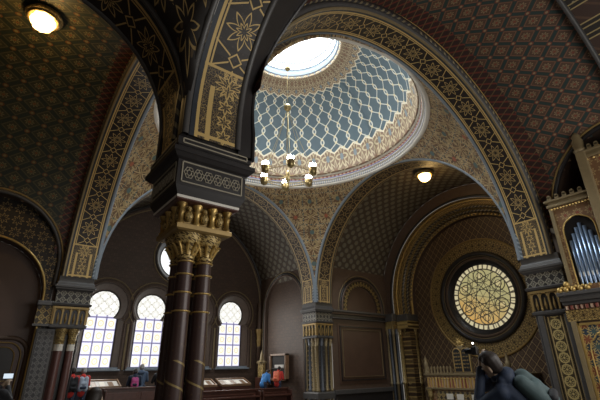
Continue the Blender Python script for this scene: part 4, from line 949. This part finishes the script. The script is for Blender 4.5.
def loft():
    t = empty('organ_gallery', (5.4, -8.5, GF), 'gallery front under the organ with gilded frieze and painted blue and red panels', 'gallery')
    MB().box(4.98, 6.6, -10.9, -6.24, GF, 1.05).build('body', 'brown', t)
    MB().box(4.86, 4.96, -10.9, -6.02, 1.05, 1.35).build('gilt_frieze', 'orn_mid', t); MB().box(4.88, 4.96, -10.9, -6.02, 1.35, 1.48).build('red_frieze', 'wood', t); MB().box(4.90, 6.6, -10.9, -6.26, 1.05, 1.78).build('gallery_deck', 'brown', t)
    c = MB(); c.box(4.66, 4.96, -10.9, -6.02, 1.56, 1.66); c.box(4.58, 4.96, -10.9, -6.0, 1.70, 1.80); c.box(4.78, 4.96, -10.9, -6.02, 1.48, 1.56); c.box(4.70, 4.96, -10.9, -6.02, 1.64, 1.72); c.build('cornice', 'mould', t, bevel=.012)
    for k in range(36): y = -6.1-k*.12; MB().box(4.80, 4.90, y-.03, y+.03, 1.36, 1.46).build('red_dentil', 'ring_red', t)
    mb = MB()
    for k in range(5): mb.ball((4.62, -6.10-k*.17, 1.86), .075, 8, 6, (1, 1, 1.1)); mb.ball((4.62, -6.18-k*.17, 1.92), .045, 8, 5)
    mb.ball((4.62, -6.30, 2.0), .08, 8, 6); mb.build('gilt_leaf_cresting', 'gold', t, True)
    y = -6.10
    for k in range(3):
        y1, y0 = y-.12, y-1.28
        MB().box(4.93, 4.985, y0, y1, -2.4, .98).build('painted_panel', 'painted', t)
        for a, b in ((y0-.02, y0+.03), (y1-.03, y1+.02)): MB().box(4.89, 4.96, a, b, -2.4, 1.0).build('gilt_stile', 'gold', t)
        MB().box(4.89, 4.96, y0, y1, .94, 1.0).build('gilt_rail', 'gold', t)
        MB().box(4.86, 4.985, y1+.03, y1+.15, -2.4, 1.05).build('pilaster', 'olive', t, bevel=.01)
        ym = (y0+y1)/2
        q = [(y0+.14, -.6)]+[(y0+.14, .15)]+[(ym-(abs(y1-y0)/2-.14)*math.cos(PI*j/16)*(1-.0*j), .15+.55*math.sin(PI*j/16)**.8+.06*abs(math.sin(PI*j*4/16))) for j in range(1, 16)]+[(y1-.14, .15), (y1-.14, -.6)]
        MB().tube([(4.915, a, z) for a, z in q], .018, 6).build('gilt_lobed_arch', 'gold', t, True)
        g = MB().tube([(4.915, ym+.09*math.cos(2*PI*j/16), .42+.12*math.sin(2*PI*j/16)) for j in range(16)], .014, 6, closed=True); g.tube([(4.915, ym, .55), (4.915, ym, .9)], .014, 6); g.ball((4.915, ym, -.1), .06); g.build('gilt_medallion', 'gold', t, True)
        y -= 1.42
loft()

# ---- holy ark under the rose
def ark():
    t = empty('torah_ark', (10.3, 0, GF), 'gilded ark with cresting of small finials below the rose window', 'ark')
    MB().box(9.12, 11.48, -1.95, 1.95, GF, -.45).build('body', 'organ', t)
    c = MB(); c.box(8.98, 11.48, -2.08, 2.08, -.40, -.33); c.box(9.03, 11.48, -2.02, 2.02, -.46, -.40); c.box(9.0, 9.14, -2.05, 2.05, -.98, -.90); c.build('cornice', 'olive', t, bevel=.01)
    MB().box(9.08, 9.13, -1.98, 1.98, -.90, -.46).build('frieze_back', 'ring_red', t)
    mb = MB()
    for k in range(26):
        y = -1.9+3.8*k/25; mb.box(9.03, 9.09, y-.03, y+.03, -.90, -.50)
        if k < 25: mb.tube([(9.05, y+.076+.05*math.cos(PI*j/6), -.56+.05*math.sin(PI*j/6)) for j in range(7)], .014, 5)
    mb.build('gilt_arcade', 'gold', t)
    mb = MB()
    for k in range(23):
        y = -1.83+3.66*k/22
        if abs(y) < .52: continue
        MB().lathe([(.05, -.33), (.055, -.29), (.035, -.26), (.05, -.15), (.05, -.08), (.0, -.01)], (9.08, y, 0), 8).build('finial', 'olive', t, True)
    for y in (-1.95, 1.95):
        MB().lathe([(.10, -.33), (.11, -.25), (.07, -.2), (.10, -.05), (.11, .12), (.06, .16), (.08, .25), (.0, .45)], (9.1, y, 0), 10).build('corner_pinnacle', 'olive', t, True)
        MB().lathe([(.10, GF), (.10, -1.3), (.14, -1.25), (.10, -1.2), (.15, -.98)], (9.08, y*.96, 0), 12).build('column', 'gold_orn', t, True)
    MB().box(9.04, 9.12, -1.5, 1.5, -1.45, -1.05).build('lower_frieze', 'frieze_gold', t); MB().box(9.06, 9.13, -.9, .9, -4.8, -1.55).build('curtain', 'panel', t)
    for y in (.85, .35, -.35, -.85): MB().box(9.02, 9.05, y-.16, y+.16, -1.36, -1.14).build('white_plaque', 'cream', t)
ark()
def tablets():
    t = empty('commandment_tablets', (9.06, 0, -.33), 'pair of black round-topped tablets in gilt frame with sunburst, standing on the ark', 'tablets')
    x = 9.06
    for sg in (1, -1):
        c = sg*.2; q = [(c-.165, -.24)]+[(c-.165*math.cos(PI*k/12), .50+.165*math.sin(PI*k/12)) for k in range(13)]+[(c+.165, -.24)]
        MB().poly(q, [], lambda a, z: (x-.055, a, z)).build('tablet', 'black', t, solid=.03)
        rows = (['אנכי יי', 'לא יהיה', 'לא תשא', 'זכור את', 'כבד את'] if sg < 0 else ['לא תרצח', 'לא תנאף', 'לא תגנב', 'לא תענה', 'לא תחמד'])
        for i, s_ in enumerate(rows):
            cu = bpy.data.curves.new('hebrew_line', 'FONT'); cu.body = s_[::-1]; cu.size = .085; cu.align_x = 'CENTER'; cu.extrude = .003; cu.materials.append(M['gold'])
            tmp = bpy.data.objects.new('hebrew_line', cu); me = bpy.data.meshes.new_from_object(tmp); o = bpy.data.objects.new('hebrew_line', me); COL.objects.link(o); bpy.data.objects.remove(tmp); o.parent = t; o.matrix_parent_inverse = Matrix.Translation(-t.location)
            o.rotation_euler = (PI/2, 0, -PI/2); o.location = (x-.085, c, .46-i*.145)
    o1 = [(-.43, -.32)]+[(-.43, .50)]+[(-.2-.23*math.cos(PI*k/14), .50+.23*math.sin(PI*k/14)) for k in range(1, 14)]+[(.2-.23*math.cos(PI*k/14), .50+.23*math.sin(PI*k/14)) for k in range(1, 14)]+[(.43, .50), (.43, -.32)]
    MB().poly(o1, [], lambda a, z: (x, a, z)).build('frame', 'olive', t, solid=.09, bevel=.01)
    for c in (-.2, .2): MB().tube([(x-.06, a, z) for a, z in [(c-.185, -.26)]+[(c-.185*math.cos(PI*k/12), .50+.185*math.sin(PI*k/12)) for k in range(13)]+[(c+.185, -.26)]], .018, 6).build('gilt_bead', 'gold', t, True)
    s_ = MB(); s_.ball((x-.02, 0, .90), .10, 12, 8, (.5, 1, 1))
    for k in range(12):
        a = 2*PI*k/12; s_.cone((x-.02, .10*math.cos(a), .90+.10*math.sin(a)), .03, (x-.02, .22*math.cos(a), .90+.22*math.sin(a)), .012, 6)
    s_.build('sunburst', 'gold', t, True); MB().box(x-.04, x+.04, -.12, .12, .66, .84).build('sunburst_stem', 'olive', t)
tablets()

# ---- exhibits in the window bay
def showcase(x0, x1, y0, y1, zt, label):
    t = empty('display_case', ((x0+x1)/2, (y0+y1)/2, FL), label, 'display case', 'slanted display cases under the windows')
    MB().box(x0, x1, y0, y1, FL+.62, zt-.16).build('cabinet', 'wood', t, bevel=.01)
    for a in (x0+.05, x1-.05):
        for b in (y0+.05, y1-.05): MB().box(a-.03, a+.03, b-.03, b+.03, FL, FL+.64).build('leg', 'wood', t)
    F = lambda x, y, z: (x, y, z+(y-y0)*.35)
    MB().box(x0-.03, x1+.03, y0-.03, y1+.03, zt-.17, zt-.13, fn=F).build('sloping_frame', 'wood_lt', t)
    MB().box(x0+.05, x1-.05, y0+.04, y1-.04, zt-.13, zt-.12, fn=F).build('lined_bed', 'paper', t)
    n = max(3, int((x1-x0)/.3))
    for k in range(n):
        a = x0+.1+(x1-x0-.2)*k/n; MB().box(a, a+.2, y0+.12, y1-.15, zt-.12, zt-.11, fn=F).build('document', 'cream' if k % 2 else 'wood_lt', t)
    fr = MB()
    for a, b, c_, d_ in ((x0-.03, x1+.03, y0-.03, y0+.02), (x0-.03, x1+.03, y1-.02, y1+.03), (x0-.03, x0+.02, y0, y1), (x1-.02, x1+.03, y0, y1)): fr.box(a, b, c_, d_, zt-.13, zt-.07, fn=F)
    fr.build('rim', 'wood_lt', t)
showcase(2.15, 3.75, 8.9, 9.6, -.62, 'lit slanted display case with small papers under the rightmost window')
showcase(.35, 1.85, 8.9, 9.6, -.62, 'slanted display case just right of the big clustered column')
showcase(-3.9, -2.7, 8.6, 9.3, -.52, 'slanted display case between red-jacket visitors and blue-jacket visitors')
def counter(x0, x1, y0, y1, zt, label):
    t = empty('bench', ((x0+x1)/2, (y0+y1)/2, FL), label, 'bench')
    MB().box(x0, x1, y1-.08, y1, FL, zt).build('back_panel', 'wood', t, bevel=.008)
    MB().box(x0-.03, x1+.03, y1-.14, y1+.05, zt, zt+.06).build('top_rail', 'wood', t, bevel=.012)
    MB().box(x0, x1, y0, y1-.08, FL+.40, FL+.46).build('seat', 'wood', t, bevel=.01)
    for a in (x0, x1-.07): MB().box(a, a+.07, y0, y1, FL, zt-.02).build('end_panel', 'wood', t, bevel=.01)
    n = max(2, int((x1-x0)/1.1))
    for k in range(n):
        a = x0+.12+(x1-x0-.2)*k/n; MB().box(a, a+(x1-x0-.2)/n-.12, y1-.10, y1-.075, FL+.5, zt-.12).build('raised_panel', 'wood', t, bevel=.02)
counter(.0, 2.95, 6.55, 7.0, -.93, 'dark red-brown bench right of the clustered column, in front of the display cases'); counter(3.05, 4.7, 6.55, 7.0, -.93, 'dark red-brown bench in front of the blue and red jacket pair'); counter(-3.75, -1.0, 6.55, 7.0, -.66, 'dark red-brown bench in front of the three blue-jacket visitors')
def wall_case():
    t = empty('wall_showcase', (5.1, 8.15, 0), 'dark framed showcase hung on the brick wall before the red-jacket visitor', 'showcase')
    MB().box(5.0, 5.13, 7.5, 8.85, -.52, .62).build('case_back', 'dark', t)
    fr = MB()
    for a in ((7.42, 7.52, -.6, .7), (8.83, 8.93, -.6, .7), (7.42, 8.93, -.6, -.5), (7.42, 8.93, .6, .7)): fr.box(4.90, 5.13, *a)
    fr.build('frame', 'wood_lt', t, bevel=.012)
    MB().box(4.96, 5.02, 7.7, 8.5, .02, .16).build('open_book', 'paper', t); MB().box(4.93, 5.08, 7.52, 8.83, -.03, 0.).build('shelf', 'mould', t)
wall_case()
t = empty('gilt_reliquary', (4.75, 9.45, FL), 'small gilded spire-topped stele left of the wall showcase', 'stele')
MB().box(4.5, 5.0, 9.2, 9.7, FL, -.45).build('plinth', 'wood', t, bevel=.02); MB().box(4.66, 4.84, 9.2, 9.7, -.45, .25).build('gilt_body', 'gold_orn', t, bevel=.02)
MB().square([(.2, .25), (.22, .32), (.08, .42), (.06, .7), (.0, .95)], (4.75, 9.45)).build('spire', 'olive', t)
for yy in (9.24, 9.66): MB().lathe([(.05, .25), (.06, .3), (.03, .35), (.0, .52)], (4.75, yy, 0), 8).build('pinnacle', 'olive', t)

# ------------------------------------------------------------------ people
for nm, col in dict(skin=(.42, .31, .22), hair_dark=(.022, .015, .012), hair_grey=(.32, .31, .30), red_jacket=(.62, .045, .035), blue_jacket=(.05, .22, .55), navy_jacket=(.013, .024, .052), slate_jacket=(.085, .13, .21), black_cloth=(.015, .016, .02),
                    jeans=(.035, .045, .075), orange_pack=(.72, .16, .08), pink_cloth=(.50, .08, .26), teal_cloth=(.055, .09, .095), pale_pack=(.42, .50, .62), shoe=(.03, .028, .026), white_eye=(.8, .8, .78), lips=(.42, .17, .14), strap_tan=(.22, .17, .12)).items():
    M[nm] = plain(nm, col, .75 if 'jacket' in nm or 'cloth' in nm or nm == 'jeans' else .55, 0, .15, 14.)
def person(x, y, h, H, label, cloth, pants='jeans', hair='hair_dark', lean=0., side=0., arms='forward', head_down=.15, vox=.013, group=None, hood=False, longhair=False):
    """h: heading (angle from +x).  lean: torso pitch forward, side: torso tilt to the left"""
    K = H/1.72; fx, fy = math.cos(h), math.sin(h)
    def W(f, l, z): return Vector((x+fx*f-fy*l, y+fy*f+fx*l, FL+z))
    def Tt(f, l, z):       # torso frame rooted at the hips
        z0 = .92*K; dz = z-z0; f2 = f*math.cos(lean)+dz*math.sin(lean); dz2 = dz*math.cos(lean)-f*math.sin(lean)
        l2 = l*math.cos(side)+dz2*math.sin(side); dz3 = dz2*math.cos(side)-l*math.sin(side); return W(f2-.10*K*math.sin(lean)*2, l2, z0+dz3)
    t = empty('person', (x, y, FL), label, 'person', group); b = MB(); k = K
    pel = Tt(0, 0, .95*k); hipL, hipR = Tt(0, .10*k, .93*k), Tt(0, -.10*k, .93*k); chest = Tt(0, 0, 1.28*k); neck = Tt(-.01, 0, 1.46*k)
    kn = [W(.04, s*.11*k, .50*k) for s in (1, -1)]; an = [W(-.02, s*.12*k, .08*k) for s in (1, -1)]
    sh = [Tt(0, s*.185*k, 1.40*k) for s in (1, -1)]
    if arms == 'forward': el = [Tt(.10, s*.25*k, 1.14*k) for s in (1, -1)]; wr = [Tt(.33, s*.14*k, 1.16*k) for s in (1, -1)]
    elif arms == 'down': el = [Tt(-.02, s*.25*k, 1.12*k) for s in (1, -1)]; wr = [Tt(.07, s*.27*k, .88*k) for s in (1, -1)]
    elif arms == 'high': el = [Tt(.30, s*.22*k, 1.44*k) for s in (1, -1)]; wr = [Tt(.04, (s*.07-.10)*k, 1.64*k) for s in (1, -1)]
    else: el = [Tt(.20, s*.20*k, 1.28*k) for s in (1, -1)]; wr = [Tt(.36, s*.05*k, 1.50*k) for s in (1, -1)]
    def HD(f, l, z):       # head frame about the neck
        c, s_ = math.cos(head_down), math.sin(head_down); z1 = z-1.46*k; return Tt(f*c+z1*s_-.01, l, 1.46*k+z1*c-f*s_)
    for i in (0, 1):
        hp = (hipL, hipR)[i]; b.cone(hp, .085*k, kn[i], .055*k); b.cone(kn[i], .055*k, an[i], .038*k); b.cone(an[i], .04*k, W(.14, (1, -1)[i]*.13*k, .04), .035*k)
        b.cone(sh[i], .052*k, el[i], .040*k); b.cone(el[i], .038*k, wr[i], .027*k)
        d_ = (wr[i]-el[i]).normalized(); sd = Vector((-fy, fx, 0))*(1, -1)[i]; upv = d_.cross(sd).normalized(); side_ = upv.cross(d_).normalized()
        palm = wr[i]+d_*.075; b.cone(wr[i]+d_*.02, .028, palm, .033)
        for j, L_ in enumerate((.068, .078, .072, .056)):
            o0 = palm+side_*(-.030+.020*j)+d_*.01; m_ = o0+d_*L_*.6; e_ = m_+d_*L_*.35-upv*.025*(1 if upv.z > 0 else -1); b.cone(o0, .0095, m_, .009, 6); b.cone(m_, .009, e_, .008, 6)
        th = wr[i]+d_*.03-side_*.025; b.cone(th, .013, th+d_*.04-side_*.028, .0105, 6); b.cone(th+d_*.04-side_*.028, .0105, th+d_*.065-side_*.022, .009, 6)
    b.cone(pel, .135*k, Tt(0, 0, 1.12*k), .115*k); b.cone(Tt(0, .05, 1.12*k), .10*k, Tt(0, .06*k, 1.34*k), .11*k); b.cone(Tt(0, -.05, 1.12*k), .10*k, Tt(0, -.06*k, 1.34*k), .11*k); b.cone(sh[0], .055*k, sh[1], .055*k)
    b.cone(Tt(0, 0, 1.38*k), .06*k, HD(0, 0, 1.54*k), .052*k)
    b.cone(HD(-.01, 0, 1.63*k), .088*k, HD(.0, 0, 1.60*k), .082*k); b.cone(HD(.01, 0, 1.60*k), .072*k, HD(.045, 0, 1.53*k), .042*k); b.cone(HD(.085, 0, 1.605*k), .012, HD(.105, 0, 1.57*k), .014, 6)
    for s in (1, -1): b.cone(HD(0, s*.083*k, 1.61*k), .018, HD(-.005, s*.086*k, 1.575*k), .012, 6)
    b.build('body', 'skin', t, True, remesh=vox*.85)
    f_ = MB()
    for s in (1, -1): f_.ball(HD(.078*k, s*.032, 1.61*k), .012, 8, 6)
    f_.build('eyes', 'white_eye', t, True); MB().tube([HD(.082*k, -.02, 1.548*k), HD(.09*k, 0, 1.546*k), HD(.082*k, .02, 1.548*k)], .006, 6).build('mouth', 'lips', t, True)
    hr = MB(); hr.cone(HD(-.03, 0, 1.655*k), .092*k, HD(-.035, 0, 1.60*k), .088*k); hr.cone(HD(.03, .0, 1.70*k), .045*k, HD(-.02, 0, 1.70*k), .06*k)
    if longhair: hr.cone(HD(-.055, 0, 1.58*k), .085*k, HD(-.06, 0, 1.40*k), .065*k)
    hr.build('hair', hair, t, True, remesh=vox)
    j = MB(); q = 1.28
    j.cone(Tt(0, 0, .90*k), .165*k, Tt(0, 0, 1.12*k), .145*k); j.cone(Tt(0, .06, 1.10*k), .125*k, Tt(0, .075*k, 1.33*k), .128*k); j.cone(Tt(0, -.06, 1.10*k), .125*k, Tt(0, -.075*k, 1.33*k), .128*k); j.cone(sh[0], .078*k, sh[1], .078*k)
    j.cone(Tt(-.02, 0, 1.42*k), .085*k, Tt(-.02, 0, 1.47*k), .074*k)
    if hood: j.cone(Tt(-.10, .05*k, 1.43*k), .075*k, Tt(-.10, -.05*k, 1.43*k), .075*k); j.cone(Tt(-.06, .1*k, 1.45*k), .05*k, Tt(.03, .10*k, 1.42*k), .04*k); j.cone(Tt(-.06, -.1*k, 1.45*k), .05*k, Tt(.03, -.10*k, 1.42*k), .04*k)
    for i in (0, 1): j.cone(sh[i], .076*k, el[i], .060*k); j.cone(el[i], .058*k, wr[i]-(wr[i]-el[i])*.08, .044*k)
    j.build('jacket', cloth, t, True, remesh=vox*1.2)
    p_ = MB()
    for i in (0, 1): hp = (hipL, hipR)[i]; p_.cone(hp, .108*k, kn[i], .075*k); p_.cone(kn[i], .072*k, an[i], .055*k)
    p_.cone(hipL, .115*k, hipR, .115*k); p_.build('trousers', pants, t, True, remesh=vox*1.3)
    for s, a in ((1, an[0]), (-1, an[1])): MB().cone(a+Vector((0, 0, -.035)), .045, W(.16, s*.13*k, .042), .04).build('shoe', 'shoe', t, True)
    return t, Tt, k
def backpack(Tt, k, mat, label, w_=.15, h_=.42, off=-.22, front=None):
    c = Tt(off, 0, 1.2*k); t = empty('backpack', tuple(c), label, 'backpack'); b = MB()
    for l in (-w_*.55, w_*.55): b.cone(Tt(off, l, 1.02*k), .095, Tt(off+.01, l, (1.02+h_*.8)*k), .085)
    b.cone(Tt(off, -w_*.4, 1.2*k), .10, Tt(off, w_*.4, 1.2*k), .10); b.build('bag', mat, t, True, remesh=.016)
    p = MB(); p.cone(Tt(off-.09, -w_*.4, 1.06*k), .05, Tt(off-.09, w_*.4, 1.06*k), .05); p.build('front_pocket', front or mat, t, True, remesh=.014)
    for l in (.11, -.11): MB().tube([Tt(off+.05, l, 1.0*k), Tt(-.02, l*1.35, 1.06*k), Tt(.13, l*1.2, 1.18*k), Tt(.14, l*1.1, 1.32*k), Tt(.02, l, 1.49*k), Tt(off+.05, l*.8, 1.38*k)], .014, 6).build('strap', 'black_cloth', t, True)
    return t
VW = PI/2
g1 = None
_, T1, k1 = person(-4.90, 6.75, VW+.1, 1.70, 'person in red jacket with dark hair, left one of the pair by the leftmost window', 'red_jacket', arms='forward', head_down=.25)
backpack(T1, k1, 'black_cloth', 'black backpack worn by the left red-jacket visitor')
_, T1, k1 = person(-4.50, 7.0, VW, 1.70, 'person in red jacket with grey hair, right one of the pair by the leftmost window', 'red_jacket', hair='hair_grey', arms='forward', head_down=.3)
backpack(T1, k1, 'pale_pack', 'pale blue and dark backpack worn by the right red-jacket visitor', front='navy_jacket')
_, T1, k1 = person(-2.52, 7.4, VW-.2, 1.66, 'person in navy jacket with pink side, leftmost of the three by the second window', 'navy_jacket', lean=.2, head_down=.35)
backpack(T1, k1, 'pink_cloth', 'pink and purple backpack on the navy-jacket visitor', w_=.10, h_=.32, front='navy_jacket')
person(-2.12, 7.95, VW-.3, 1.82, 'tall person in slate blue hooded jacket, middle of the three by the second window', 'slate_jacket', hood=True, head_down=.3, hair='hair_grey')
_, T1, k1 = person(-1.50, 7.45, VW, 1.72, 'person in black jacket with grey hair, partly behind the clustered column', 'black_cloth', hair='hair_grey', arms='forward')
_, T1, k1 = person(3.85, 7.75, .3, 1.66, 'person in bright blue jacket leaning beside the red-jacket visitor at the wall showcase', 'blue_jacket', lean=.55, head_down=.5, arms='forward')
_, T1, k1 = person(4.38, 7.35, .6, 1.72, 'person in red jacket bending at the wall showcase', 'red_jacket', lean=.25, head_down=.6, arms='forward')
backpack(T1, k1, 'orange_pack', 'orange backpack worn by the bending red-jacket visitor', w_=.12, h_=.40)
_, T1, k1 = person(-6.86, -6.05, .9, 1.43, 'person with dark hair, head just above the lower edge near the left windows', 'navy_jacket', arms='down', longhair=True, head_down=.1)
_, T1, k1 = person(-7.55, -2.55, VW-.5, 1.60, 'person with dark hair raising a phone at the lower left corner', 'black_cloth', arms='up', head_down=-.1)
c = T1(.40, 0, 1.66*k1); t = empty('phone', tuple(c), 'bright phone held up at the lower left corner', 'phone')
ph = MB().box(-.004, .004, -.075, .075, -.04, .04, rz=VW-.5, c=tuple(c)); ph.build('phone_case', 'black', t); MB().box(-.006, -.0045, -.07, .07, -.036, .036, rz=VW-.5, c=tuple(c)).build('phone_screen', plain('phone_screen', (.5, .6, .7), .2, 0, 0, 1, emit=(.75, .88, 1.), es=.8), t)
# visitor photographing the ark, close by on the right
HM = math.radians(108)
_, T1, k1 = person(-2.86, -8.22, HM, 1.90, 'person in dark navy jacket bending over with a camera, close by at lower right', 'navy_jacket', lean=.66, side=.42, arms='high', head_down=-.35, vox=.010, hood=True)
backpack(T1, k1, 'teal_cloth', 'dark backpack with grey-green cover on the nearby photographer', w_=.14, h_=.38, off=-.20, front='black_cloth')
c = T1(-.02, -.12, 1.77*k1); t = empty('camera_body', tuple(c), 'black camera with a small bright light held by the nearby photographer', 'camera')
MB().box(-.03, .03, -.065, .065, -.045, .045, rz=HM, c=tuple(c)).build('body', 'black', t, bevel=.006)
MB().tube([c, c+Vector((math.cos(HM), math.sin(HM), 0))*.11], .034, 14).build('lens', 'black', t); MB().box(-.02, .02, -.02, .02, .045, .065, rz=HM, c=tuple(c)).build('viewfinder', 'black', t)
MB().ball(tuple(c+Vector((-.02, 0, .085))), .012, 8, 6).build('light', plain('flash_light', (1, 1, 1), .3, 0, 0, 1, emit=(1, .98, .9), es=4.), t)
